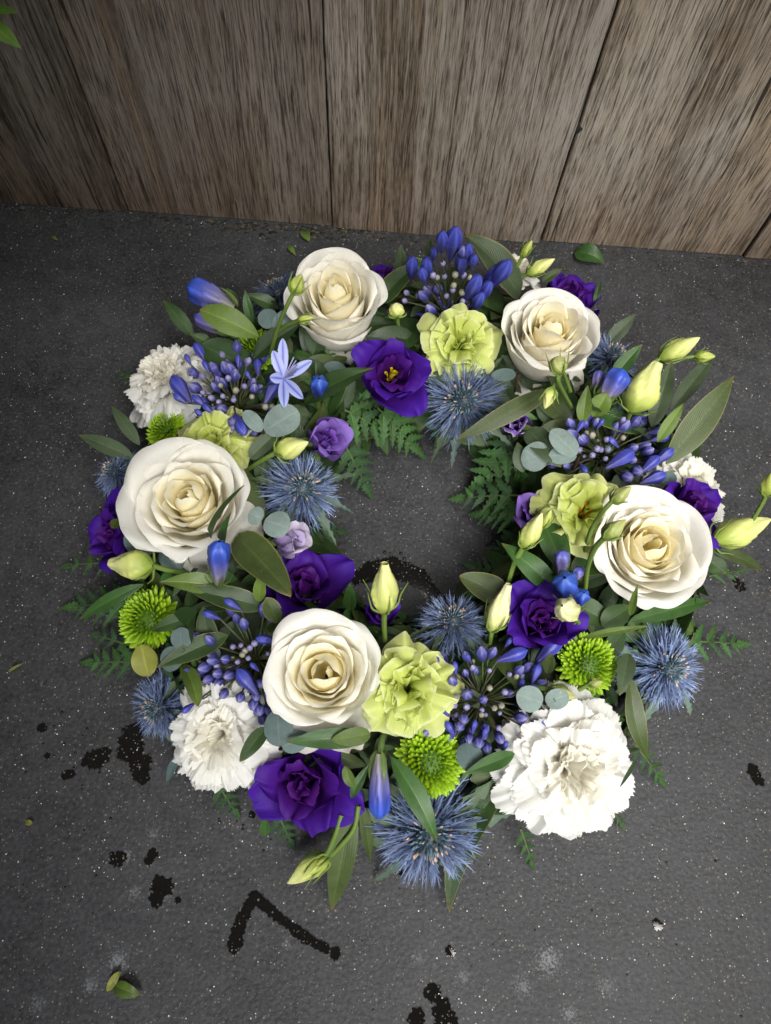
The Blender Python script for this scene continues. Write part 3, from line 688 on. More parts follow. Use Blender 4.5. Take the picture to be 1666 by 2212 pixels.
def spiky(name, base_pts, dirs, lens, w0, cA, cB, rng, barbs=2, curve=0.1, mat='thistle'):
    V = []; Fc = []; C = []; 
    for b, d, L, w in zip(base_pts, dirs, lens, w0):
        d = nrm(d); sidev = np.cross(d, np.array([rng.uniform(-1, 1), rng.uniform(-1, 1), rng.uniform(-1, 1)])); sidev = nrm(sidev); nv = np.cross(sidev, d)
        bend = nv * L * curve * rng.uniform(-1, 1)
        a0 = len(V); mixc = rng.random(); kk = rng.uniform(0.75, 1.25)
        for (s, wf) in ((0, 0.8), (0.35, 1.0), (0.7, 0.6)):
            p = b + d * L * s + bend * s * s
            V += [p - sidev * w * wf, p + sidev * w * wf, p + nv * w * wf * 0.7]
            cc = lerp(cA, cB, s) * kk; C += [cc, cc, cc]
        V.append(b + d * L + bend); C.append(np.asarray(cB) * 1.25 * kk)
        for r_ in range(2):
            for j in range(3):
                a = a0 + r_ * 3 + j; e = a0 + r_ * 3 + (j + 1) % 3; Fc.append((a, e, e + 3, a + 3))
        for j in range(3): Fc.append((a0 + 6 + j, a0 + 6 + (j + 1) % 3, a0 + 9))
        for q in range(barbs):
            s = rng.uniform(0.3, 0.8); p = b + d * L * s + bend * s * s; sg = rng.choice((-1, 1))
            tip = p + d * L * 0.16 + sg * sidev * L * 0.10
            i0 = len(V); V += [p - d * w * 0.9, p + d * w * 0.9, tip, p + nv * w * 0.5]; C += [lerp(cA, cB, s) * kk] * 2 + [np.asarray(cB) * 1.2 * kk, lerp(cA, cB, s) * kk]
            Fc += [(i0, i0 + 1, i0 + 2), (i0 + 1, i0 + 3, i0 + 2), (i0 + 3, i0, i0 + 2)]
    me = mesh_np(name, np.array(V), Fc, np.clip(np.array(C), 0, 1), np.zeros((len(V), 2)), mat)
    me.polygons.foreach_set('use_smooth', [False] * len(me.polygons)); return me
def thistle(x, y, z, rpx, k, extra, seed, label, n=230, dark=1.0, bracts=9, pol0=50, pol1=114, bl=1.15):
    rng = random.Random(seed); nr = np.random.RandomState(seed)
    m, sc, ax, top = head(x, y, z, rpx * 1.25, k, extra, 16); n = int(n * 1.3)
    t = place(m, 'sea_holly', label, 'thistle', 'blue sea holly thistles')
    cm = lathe('cone', [(0, 3), (0.2, 9.5), (0.55, 10), (0.85, 6.5), (1, 0.2)], 18, 'thistle', lambda v, a: np.zeros(v.shape + (3,)) + np.array((0.022, 0.042, 0.060)) * dark)
    obj('cone', cm, t)
    bp = []; dr = []; ln = []; wd = []
    for i in range(n):
        q = (i + 0.5) / n; pol = math.radians(pol0 + (pol1 - pol0) * q ** 0.8); ph = i * 2.39996 + rng.uniform(-0.2, 0.2)
        d = np.array([math.sin(pol) * math.cos(ph), math.sin(pol) * math.sin(ph), math.cos(pol)])
        bp.append(np.array([0, 0, 6.0 - 4 * q]) + d * np.array([6.0, 6.0, 7])); dr.append(d + nr.normal(0, 0.07, 3)); ln.append(rng.uniform(24, 35) * (0.62 + 0.38 * q)); wd.append(rng.uniform(0.45, 0.85))
    sp = obj('spines', spiky('spines', bp, dr, ln, wd, np.array((0.056, 0.085, 0.160)) * dark, np.array((0.160, 0.210, 0.360)) * dark, rng, 4, 0.16), t)
    tag(sp, kind='stuff')
    bp = []; dr = []; ln = []; wd = []
    for i in range(150):
        q = (i + 0.5) / 150; pol = math.acos(1 - q * 1.05); ph = i * 2.39996
        d = np.array([math.sin(pol) * math.cos(ph), math.sin(pol) * math.sin(ph), math.cos(pol)])
        bp.append(np.array([0, 0, 8.0]) + d * np.array([9.2, 9.2, 9.0])); dr.append(d + nr.normal(0, 0.15, 3)); ln.append(rng.uniform(2.5, 5.0)); wd.append(rng.uniform(0.55, 0.85))
    tag(obj('disc_florets', spiky('disc_florets', bp, dr, ln, wd, np.array((0.06, 0.11, 0.13)) * dark, np.array((0.22, 0.29, 0.36)) * dark, rng, 0), t), kind='stuff')
    sel = [i for i in range(150) if i % 3 == 0]
    tag(obj('pollen_tips', spiky('pollen_tips', [bp[i] + nrm(dr[i]) * ln[i] * 0.8 for i in sel], [dr[i] for i in sel], [2.2] * len(sel), [0.8] * len(sel), np.array((0.42, 0.28, 0.20)) * dark, np.array((0.55, 0.40, 0.30)) * dark, rng, 0), t), kind='stuff')
    for i in range(bracts):
        ph = i * 2 * PI / bracts + rng.uniform(-0.3, 0.3); pol = math.radians(rng.uniform(96, 112)); L = 40 * bl * rng.uniform(0.8, 1.15)
        d = np.array([math.sin(pol) * math.cos(ph), math.sin(pol) * math.sin(ph), math.cos(pol)])
        cB = lerp((0.075, 0.115, 0.105), (0.060, 0.085, 0.030), rng.random())
        me = leaf_mesh(d * L, 9.5, 'lance', cB * dark, 'euc', 0.10, 0, 0.5, 0.06, 0.62, 7, 5, 29, seed=seed + i, tipc=(0.16, 0.12, 0.06))
        me.name = 'bract'; o = obj('bract', me, t); o.location = (0, 0, 2)
    return t

def lime_lisianthus(x, y, z, rpx, k, extra, seed, label, N=26, hw=21, ruf=7.0, rf=1.3, span=80, stamens=False):
    """ruffled double bloom: broad fan petals with wavy, untoothed rims"""
    rng = random.Random(seed)
    m, sc, ax, top = head(x, y, z, rpx * 1.06, k, extra, 30)
    t = place(m, 'lisianthus', label, 'flower', 'lime green lisianthus flowers')
    for i in range(N):
        q = (i + (4 if stamens else 0)) / (N - 1.0 + (4 if stamens else 0))
        e = math.radians(88 - span * q ** 0.9 + rng.uniform(-8, 8)); Lp = 30 + 9 * q + rng.uniform(-2.5, 2.5); e2 = min(e + 0.6, 1.62)
        sp = [(1, 0), (3 + 5 * q, 9), (3 + 0.6 * Lp * math.cos(e2), 4 + 0.64 * Lp * math.sin(e2)), (3 + Lp * math.cos(e), 3 + Lp * math.sin(e) * 0.92)]
        body = lerp(LIME['mid'], LIME['out'], sstep(q, 0.1, 0.8))
        me = petal(rng, sp, rng.uniform(0.85, 1.12) * hw * (0.62 + 0.48 * q), 'lime', colgrad([(0, LIME['core']), (0.5, lerp(LIME['core'], body, 0.5)), (0.9, body), (1, body)], (0.74, 0.77, 0.42), 0.06), i * 2.39996 + rng.uniform(-0.3, 0.3), rho=34, c=0.20,
                   ruf=ruf * rng.uniform(0.8, 1.2) * (1.1 - 0.35 * q), rf=rf * rng.uniform(0.8, 1.25), rp=1.7, swirl=rng.uniform(-3, 3), serr=0.012, teeth=9, base=0.16, shape='fan', nu=61, nv=20, rough=0.5, frill=0.7, roll=rng.uniform(0, 3.5))
        obj('petal', me, t)
    if stamens:
        for i in range(6):
            a = i * PI / 3 + 0.4; r = 3.2
            obj('stamen', tube_mesh('stamen', [(r * .4 * math.cos(a), r * .4 * math.sin(a), 2), (r * math.cos(a), r * math.sin(a), 14), (r * 1.6 * math.cos(a), r * 1.6 * math.sin(a), 21)], 0.4, 1.4, 'stem', (0.66, 0.36, 0.02)), t)
        obj('pistil', tube_mesh('pistil', [(0, 0, 2), (0.5, 0, 14), (1.5, 1, 22)], 1.6, 2.0, 'stem', (0.30, 0.36, 0.03)), t)
    calyx(t, n=4)
    return t
def bud_variant(kind, k):
    rng = random.Random(k)
    if kind in ('big', 'slim'):
        prof = [(0, 0.035), (0.06, 0.06), (0.3, 0.115), (0.6, 0.185), (0.8, 0.165), (0.93, 0.09), (1, 0.012)]
        def cf(v, a):
            rib = np.exp(-(np.minimum(a, 1 - a) / 0.10) ** 2)[..., None]; mid = np.exp(-((a - 0.5) / 0.07) ** 2)[..., None]
            C = np.stack([np.interp(v, [0, 0.25, 0.8, 1], [p[j] for p in ((0.045, 0.035, 0.12), (0.036, 0.034, 0.22), (0.045, 0.055, 0.36), (0.05, 0.065, 0.36))]) for j in range(3)], -1)
            return (C * (1 - 0.6 * mid) + rib * np.array((0.04, 0.045, 0.08))) * 0.95
    elif kind == 'mid':
        prof = [(0, 0.05), (0.08, 0.10), (0.35, 0.24), (0.62, 0.30), (0.85, 0.19), (1, 0.02)]
        def cf(v, a):
            rib = np.exp(-(np.minimum(a, 1 - a) / 0.08) ** 2)[..., None]
            C = np.stack([np.interp(v, [0, 0.3, 0.8, 1], [p[j] for p in ((0.06, 0.05, 0.12), (0.046, 0.044, 0.18), (0.065, 0.068, 0.28), (0.20, 0.19, 0.36))]) for j in range(3)], -1)
            return (C + rib * np.array((0.10, 0.09, 0.13)) * sstep(v, 0.3, 1)[..., None]) * 0.95
    else:
        pal = [((0.16, 0.15, 0.12), (0.15, 0.13, 0.27), (0.24, 0.21, 0.38)), ((0.20, 0.22, 0.09), (0.25, 0.25, 0.16), (0.30, 0.28, 0.24)), ((0.12, 0.10, 0.16), (0.15, 0.14, 0.32), (0.30, 0.28, 0.45))][k % 3]
        prof = [(0, 0.06), (0.1, 0.13), (0.45, 0.33), (0.7, 0.33), (0.9, 0.18), (1, 0.03)]
        def cf(v, a):
            return np.stack([np.interp(v, [0, 0.5, 1], [p[j] for p in pal]) for j in range(3)], -1)
    prof = [(a, b * (1.15 if kind == 'big' else 0.86 if kind == 'slim' else 1.0)) for a, b in prof]
    return lathe('bud', prof, 1.0, 'blue', cf, 18, 12, 6 if kind != 'big' else 6, 0.16, 0.0)
SLIM = bud_variant('slim', 0); BIG = [bud_variant('big', i) for i in range(2)]; MID = [bud_variant('mid', i) for i in range(2)]; SML = [bud_variant('small', i) for i in range(3)]
def agapanthus(label, hub, bigs, mids, smalls, R=120, flat=0.55, upright=False, seed=0, extra_small=6):
    rng = random.Random(seed)
    H = at(*hub); k = px2m(H); hx, hy, hz = hub; HEADS.append((at(hx, hy, hz + 0.02), 0.45 * R * k))
    t = thing('agapanthus', label, 'agapanthus', frame((0, 0, 1), H), 'blue agapanthus flower heads')
    def pos(x, y, dz=0.0):
        if upright: return at_y(x, y, H[1] + rng.uniform(-0.012, 0.010))
        d = math.hypot(x - hx, y - hy); z = hz + 0.012 + k * flat * math.sqrt(max(R * R - d * d, 0.15 * R * R)) + dz
        return at(x, y, z)
    def add(b, tip, me):
        b = b - H; tip = tip - H; d = tip - b
        L = float(np.linalg.norm(d))
        obj('bud', me, t, frame(d, b, rng.uniform(0, 6), L))
        dr = d / L; mid = b * 0.5 + np.array([0, 0, 0.004]) * 1.0 - dr * L * 0.12
        g = rng.random(); c = lerp((0.050, 0.075, 0.018), (0.060, 0.050, 0.036), g)
        obj('pedicel', tube_mesh('pedicel', [np.array([rng.uniform(-1, 1) * 0.003, rng.uniform(-1, 1) * 0.003, 0]), mid, b + dr * L * 0.04], 0.0008, 0.00062, 'stem', c, 5, 4), t)
    for (bx, by, tx, ty) in bigs:
        b = pos(bx, by); 
        if upright: tp = at_y(tx, ty, b[1] - 0.006)
        else: tp = at(tx, ty, b[2] + 0.004)
        add(b, tp, SLIM if upright else rng.choice(BIG))
    for lst, vs, s0, s1 in ((mids, MID, 34, 44), (smalls, SML, 17, 23)):
        for (x, y) in lst:
            c_ = pos(x, y, rng.uniform(-0.004, 0.003)); d = nrm(c_ - H + np.array([rng.gauss(0, 0.006), rng.gauss(0, 0.006), 0.004])); Lm = rng.uniform(s0, s1) * px2m(c_)
            add(c_ - d * Lm / 2, c_ + d * Lm / 2, rng.choice(vs))
    for i in range(0 if upright else 20):             # more half-grown buds round the rim
        a = rng.uniform(0, 6.28); q = rng.uniform(0.35, 0.80) * R
        c_ = pos(hx + q * math.cos(a), hy + q * math.sin(a) * 0.9, -0.008); d = nrm(c_ - H + np.array([0, 0, 0.006])); Lm = rng.uniform(28, 38) * px2m(c_)
        add(c_ - d * Lm / 2, c_ + d * Lm / 2, rng.choice(MID))
    for i in range(extra_small):
        a = rng.uniform(0, 6.28); q = rng.uniform(0.1, 0.55) * R
        if upright: continue
        c_ = pos(hx + q * math.cos(a), hy + q * math.sin(a), -0.012); d = nrm(c_ - H); Lm = rng.uniform(11, 16) * px2m(c_)
        add(c_ - d * Lm / 2, c_ + d * Lm / 2, rng.choice(SML))
    obj('stalk', tube_mesh('stalk', [(0, 0, 0.001), (0.001, 0.0, -0.014), (0.001, 0.001, -0.03)], 0.0035, 0.0032, 'stem', (0.05, 0.09, 0.02)), t)
    return t, H
# z of hubs sits inside the foliage, buds rise from it
A1 = agapanthus('upright blue agapanthus at the top between two white roses', (968, 690, 0.052),
 [(954, 547, 956, 500), (971, 563, 986, 490), (888, 604, 892, 555), (921, 607, 923, 555), (918, 615, 910, 580), (994, 598, 1001, 542), (1010, 567, 1012, 527), (1018, 582, 1026, 551), (1038, 622, 1088, 573), (1058, 622, 1103, 562), (1004, 650, 1036, 594), (1035, 652, 1060, 608), (1022, 672, 1042, 632), (935, 562, 940, 534), (896, 676, 925, 684), (982, 692, 990, 660)],
 [(947, 626), (953, 650), (962, 662), (974, 655), (1003, 662), (932, 670), (915, 640), (1000, 545), (925, 628)],
 [(960, 598), (936, 596), (980, 617), (978, 627), (998, 632), (999, 651), (1002, 596), (983, 594), (879, 633), (875, 650), (928, 675), (945, 600), (965, 640), (1015, 600), (957, 570), (905, 640)], upright=True, seed=1)
A2, H2 = agapanthus('dark-stemmed blue agapanthus with one open pale star flower, beside the left carnation', (514, 885, 0.050),
 [(446, 782, 420, 740), (413, 789, 400, 764), (452, 805, 438, 778), (413, 870, 371, 811), (404, 872, 374, 850), (446, 880, 415, 853), (462, 896, 438, 872), (558, 812, 556, 774), (572, 872, 607, 806), (508, 893, 530, 940), (515, 795, 514, 765), (543, 822, 530, 800), (444, 902, 420, 884)],
 [(512, 752), (566, 775), (500, 800), (464, 798), (420, 807), (529, 908), (503, 910), (549, 841), (424, 839), (480, 885), (490, 797), (508, 812)],
 [(481, 768), (536, 782), (549, 768), (438, 815), (477, 833), (510, 844), (440, 849), (474, 869), (482, 856), (505, 864), (544, 857), (573, 879), (588, 879), (477, 885), (494, 818), (513, 813), (503, 924), (500, 930), (528, 835), (458, 860)], R=135, flat=0.42, seed=2)
# the open star flower on it
c_open = at(612, 818, 0.098); rngo = random.Random(6)
for (x, y, dz) in ((611, 731, 0.016), (674, 779, 0.012), (655, 861, 0.004), (614, 881, 0.004), (590, 757, 0.014), (583, 815, 0.010)):
    tp = at(x, y, 0.098 + dz)
    def cfo(P_, s=None): return None
    me = leaf_mesh(tp - c_open, 23 * px2m(c_open), 'obov', (0.30, 0.34, 0.66), 'blue', 0.06, 0, 0.1, 0.02, nu=9, nv=14, seed=int(x), up=nrm(CAM - c_open))
    ca = me.color_attributes['Col']; uvl = np.linspace(-1, 1, 9)[None, :] + np.zeros((14, 1))
    st = np.exp(-(uvl / 0.22) ** 2)[..., None]; CC = np.array((0.34, 0.38, 0.68)) * (1 - st) + np.array((0.07, 0.09, 0.42)) * st
    ca.data.foreach_set('color', np.concatenate([CC.reshape(-1, 3), np.ones((126, 1))], 1).ravel())
    o = obj('petal', me, A2); o.location = c_open - H2
for i in range(6):
    a = -0.6 + i * 0.28; L = 34 * px2m(c_open)
    p1 = np.array([math.cos(a) * L * 0.6, math.sin(a) * L * 0.6, 0.010]); p2 = np.array([math.cos(a) * L, math.sin(a) * L, 0.017])
    o = obj('stamen', tube_mesh('stamen', [(0, 0, 0), p1, p2], 0.0004, 0.0006, 'stem', (0.30, 0.30, 0.50), 5, 4), A2); o.location = c_open - H2
o = obj('pedicel', tube_mesh('pedicel', [(0, 0, 0), (c_open - H2) * 0.5 + np.array([0, 0, 0.006]), c_open - H2], 0.0009, 0.0008, 'stem', (0.03, 0.045, 0.015)), A2)
agapanthus('blue agapanthus on the right between lime lisianthus and the long olive leaf', (1296, 992, 0.050),
 [(1245, 935, 1262, 908), (1372, 902, 1402, 893), (1398, 935, 1456, 925), (1405, 952, 1451, 940), (1337, 968, 1314, 944), (1308, 1012, 1371, 974), (1412, 1002, 1456, 968), (1383, 1022, 1425, 985), (1382, 1045, 1440, 1022), (1290, 925, 1305, 905), (1252, 1000, 1268, 1022)],
 [(1233, 916), (1289, 916), (1273, 899), (1359, 878), (1371, 913), (1346, 922), (1375, 1017), (1380, 1060), (1236, 938), (1340, 878), (1352, 1030), (1398, 975)],
 [(1345, 908), (1345, 946), (1280, 941), (1290, 970), (1280, 983), (1298, 972), (1313, 971), (1308, 991), (1252, 972), (1238, 960), (1310, 950), (1330, 985)], R=160, flat=0.35, seed=3)
agapanthus('blue agapanthus on the left between green pompon and the lowest white rose', (556, 1425, 0.052),
 [(602, 1385, 552, 1379), (558, 1502, 512, 1444), (442, 1510, 408, 1494), (422, 1518, 393, 1540), (492, 1303, 447, 1283), (522, 1318, 484, 1294), (478, 1338, 438, 1322), (560, 1450, 540, 1432)],
 [(527, 1349), (569, 1318), (407, 1451), (426, 1380), (455, 1384), (444, 1441), (472, 1454), (452, 1466), (496, 1458), (462, 1427), (553, 1503), (560, 1532), (582, 1500), (566, 1552), (485, 1497), (520, 1505), (548, 1520), (500, 1318), (590, 1330)],
 [(504, 1397), (521, 1394), (530, 1406), (524, 1414), (537, 1422), (550, 1390), (514, 1430), (540, 1400), (470, 1440)], R=160, flat=0.35, seed=4)
agapanthus('blue agapanthus at the bottom between lime lisianthus and the large carnation', (1036, 1512, 0.052),
 [(968, 1436, 926, 1422), (1072, 1428, 1140, 1404), (1156, 1434, 1214, 1371), (1148, 1478, 1166, 1433), (1120, 1500, 1130, 1465), (972, 1548, 933, 1514), (984, 1592, 963, 1558), (1123, 1567, 1184, 1567), (1042, 1600, 1052, 1570), (1020, 1585, 1028, 1555), (1086, 1625, 1096, 1600), (1090, 1400, 1108, 1376), (868, 1590, 895, 1580), (985, 1460, 982, 1428), (1018, 1432, 1008, 1412)],
 [(1041, 1413), (1063, 1411), (979, 1472), (1009, 1500), (1043, 1511), (1014, 1593), (1002, 1551), (993, 1568), (1079, 1592), (1124, 1550), (1052, 1615), (927, 1576), (1165, 1479), (1145, 1490), (1137, 1443), (1120, 1450), (1034, 1602)],
 [(1057, 1449), (1022, 1443), (1057, 1486), (1090, 1495), (1009, 1527), (988, 1545), (1041, 1533), (1040, 1543), (1077, 1572), (1100, 1457), (984, 1507), (1083, 1524), (1068, 1529), (982, 1524), (1115, 1462)], R=165, flat=0.35, seed=5)

# ---------------------------------------------------------------- roses, carnations, lisianthus, pompons, sea holly
r1 = rose(722, 610, 0.118, 100, 0.10, (0.0, -0.10), 11, 'tall white rose at the top left with a green bud across it', 32, 0.25, zs=1.6)
guard_petals(r1, [(1.75, 34, 66, 44, 4), (0.15, 33, 60, 40, 2), (3.1, 33, 60, 40, 3), (-1.7, 33, 46, 42, 1)], 1)
droop_petals(r1, [(-2.2, 36, -6, 22), (-0.9, 36, -7, 20)], 1)
r2 = rose(1200, 690, 0.118, 98, 0.05, (-0.05, -0.05), 12, 'white rose at the top right under two closed buds', 34, 0.4, zs=1.5)
guard_petals(r2, [(1.5, 33, 58, 42, 4), (0.1, 34, 54, 42, 4), (2.9, 35, 56, 44, 3), (-1.5, 34, 50, 44, 1)], 2)
droop_petals(r2, [(-2.0, 38, -14, 20), (-1.2, 38, -16, 20), (-0.5, 38, -8, 18)], 2)
r3 = rose(398, 1062, 0.110, 116, 0.12, (0.05, 0.0), 13, 'wide open white rose on the left with broad outer petals', 33, 0.75)
guard_petals(r3, [(2.3, 37, 37, 44, 11), (3.4, 37, 35, 42, 11), (1.2, 35, 36, 40, 6), (0.0, 34, 34, 38, 4), (-1.6, 34, 32, 42, 2)], 3)
droop_petals(r3, [(-0.4, 46, -2, 22), (-1.4, 40, -10, 18)], 3)
r4 = rose(1424, 1168, 0.112, 114, 0.05, (0.0, -0.05), 14, 'white rose on the right with a green bud over its left petals', 33, 0.7)
guard_petals(r4, [(1.7, 35, 38, 44, 6), (0.3, 35, 36, 42, 7), (-0.9, 35, 34, 42, 6), (-2.3, 36, 34, 44, 5), (3.0, 35, 36, 40, 4)], 4)
r5 = rose(697, 1447, 0.120, 122, 0.05, (0.0, 0.0), 15, 'white rose at the bottom beside the ruffled lime lisianthus', 34, 0.85)
droop_petals(r5, [(-1.9, 48, -8, 22), (-1.1, 48, -10, 20), ], 5)
guard_petals(r5, [(1.9, 34, 38, 42, 5), (0.5, 33, 37, 40, 2), (3.2, 33, 37, 40, 2)], 5)

carnation(1256, 1672, 0.085, 158, 0.30, (0.0, -0.05), 21, 'largest white carnation, lower right of the wreath', 66)
carnation(455, 1598, 0.070, 128, 0.40, (0.0, 0.0), 22, 'white carnation at lower left below the blue buds', 48)
carnation(336, 790, 0.065, 106, 0.55, (0.0, 0.0), 23, 'white carnation at upper left beside the dark floor', 46)
carnation(1520, 1040, 0.060, 106, 0.5, (0.0, 0.0), 24, 'white carnation on the right edge half hidden behind purple petals', 46)
carnation(1122, 564, 0.070, 62, 0.6, (0.0, 0.0), 25, 'small white carnation glimpsed behind the top right rose', 30)

lime_lisianthus(998, 732, 0.098, 92, 0.0, (0.0, -0.25), 31, 'ruffled lime lisianthus at the top between purple flower and rose', 24, 24, 8.5, 1.3)
lime_lisianthus(452, 940, 0.085, 96, 0.15, (0.0, 0.0), 32, 'ruffled lime lisianthus above the left rose', 26, 22, 7.5, 1.2)
lime_lisianthus(1270, 1094, 0.098, 100, -0.1, (0.0, -0.1), 33, 'lime lisianthus on the right with orange stamens showing', 18, 25, 7.5, 1.6, stamens=True)
lime_lisianthus(886, 1482, 0.099, 108, 0.0, (0.05, 0.0), 34, 'ruffled lime lisianthus right of the lowest rose', 22, 25, 9.0, 1.25)
def purp(x, y, z, r, k, ex, sd, lb, N=12, opn=0.55, ruf=1.6, pal=PURPLE, **kw): return lisianthus(x, y, z, r, k, ex, sd, lb, pal, N, opn, ruf, 1.4, 24, **kw)
purp(850, 803, 0.090, 94, -0.25, (0.05, -0.1), 41, 'open purple lisianthus with yellow pistil at the top of the hole', 11, 0.56, 2.4, stamens=True, inner0=0.3)
purp(712, 948, 0.078, 60, -0.55, (0.1, 0.0), 42, 'half closed purple lisianthus above the inner left thistle', 9, 0.28, 1.6, pal=MAUVE)
purp(662, 1255, 0.074, 104, -0.3, (0.0, 0.0), 43, 'purple lisianthus behind the lowest rose with a long leaf on it', 10, 0.72, 2.0)
purp(650, 1700, 0.062, 118, 0.35, (-0.05, -0.1), 44, 'large purple lisianthus at the bottom left below the white rose', 15, 0.76, 2.8)
purp(1175, 1338, 0.085, 90, 0.0, (0.0, 0.0), 45, 'purple lisianthus on the lower right beside a round cream bud', 15, 0.62, 2.4)
purp(1150, 1100, 0.070, 56, -0.45, (-0.1, 0.0), 46, 'half closed purple lisianthus left of the lime flower on the right', 9, 0.32, 2.2, pal=MAUVE)
purp(1112, 912, 0.072, 48, -0.35, (0.0, -0.1), 47, 'small purple lisianthus bud opening below the long olive leaf', 8, 0.16, 1.6, pal=MAUVE, edge=(0.45, 0.42, 0.40))
purp(232, 1150, 0.052, 86, 0.8, (0.0, 0.0), 48, 'purple lisianthus on the far left beside the left rose', 12, 0.62, 2.6)
purp(1512, 1085, 0.084, 82, 0.45, (0.05, 0.1), 49, 'purple lisianthus on the right between rose and carnation', 11, 0.72, 2.8)
purp(1245, 628, 0.062, 84, 0.5, (0.1, 0.0), 50, 'purple lisianthus behind the top right rose', 12, 0.6, 3.2)
purp(832, 590, 0.048, 48, 0.5, (0.0, 0.0), 51, 'purple petals showing between the top left rose and agapanthus', 9, 0.6, 2.0)
purp(820, 1320, 0.058, 54, -0.3, (0.0, 0.0), 52, 'purple lisianthus bloom behind the tall lime bud in the hole', 9, 0.4, 1.6)
# the faded mauve bud by the inner left thistle
purp(642, 1165, 0.082, 56, -0.7, (0.35, -0.35), 53, 'faded pale mauve bud under the inner left thistle', 7, 0.15, 1.6, pal=dict(core=(0.25, 0.16, 0.40), mid=(0.36, 0.28, 0.50), out=(0.50, 0.44, 0.56), mat='purple'))

mum(545, 732, 0.070, 58, 0.25, (0.05, 0.0), 61, 'lime pompon under the light olive leaf at upper left', flat=0.7)
mum(336, 908, 0.060, 50, 0.7, (0.0, 0.1), 62, 'lime pompon between the upper left carnation and the left rose', flat=0.8)
mum(292, 1335, 0.060, 72, 0.45, (0.0, 0.0), 63, 'large domed lime pompon at far left below the left rose', 230, 0.95)
mum(515, 1512, 0.062, 56, 0.1, (0.0, 0.0), 64, 'lime pompon hidden under blue buds by the left carnation', 170)
mum(934, 1652, 0.082, 79, 0.25, (0.0, 0.05), 65, 'lime pompon at the bottom above the lowest thistle', 240, 0.62)
mum(1288, 1430, 0.078, 68, 0.15, (0.0, 0.0), 66, 'lime pompon on the right next to the right thistle', 210, 0.6)
mum(902, 560, 0.052, 30, 0.4, (0.0, 0.0), 67, 'tiny glimpse of lime pompon behind the top agapanthus', 90)

thistle(592, 612, 0.068, 70, 0.9, (-0.1, 0.1), 71, 'dark blue thistle at the top left behind the rose', 200, 0.5, 4)
thistle(1000, 862, 0.085, 100, -0.35, (0.0, -0.1), 72, 'blue thistle at the top of the hole below the lime lisianthus', 250, 0.85, 9)
thistle(658, 1045, 0.085, 94, -0.3, (0.0, 0.0), 73, 'blue thistle on the inner left beside the left rose', 250, 1.0, 8)
thistle(1335, 758, 0.062, 72, 0.6, (0.1, 0.0), 74, 'blue thistle behind the top right rose', 220, 0.9, 6)
thistle(232, 1012, 0.050, 62, 0.9, (-0.1, 0.1), 75, 'blue thistle peeping out left of the left rose', 200, 0.9, 5)
thistle(322, 1535, 0.045, 82, 0.9, (-0.2, 0.0), 76, 'deep blue thistle at the lower left beside the carnation', 250, 0.95, 6)
thistle(930, 1820, 0.055, 136, 0.55, (0.0, -0.05), 77, 'largest blue thistle at the bottom with long spiny bracts', 320, 1.05, 10, bl=1.3)
thistle(1462, 1445, 0.062, 100, 0.5, (0.0, 0.0), 78, 'pale blue thistle at the lower right beside the green pompon', 300, 1.3, 9)
thistle(978, 1325, 0.078, 82, -0.45, (0.05, 0.1), 79, 'blue thistle on the inner bottom edge by the wet patch', 260, 0.8, 6)

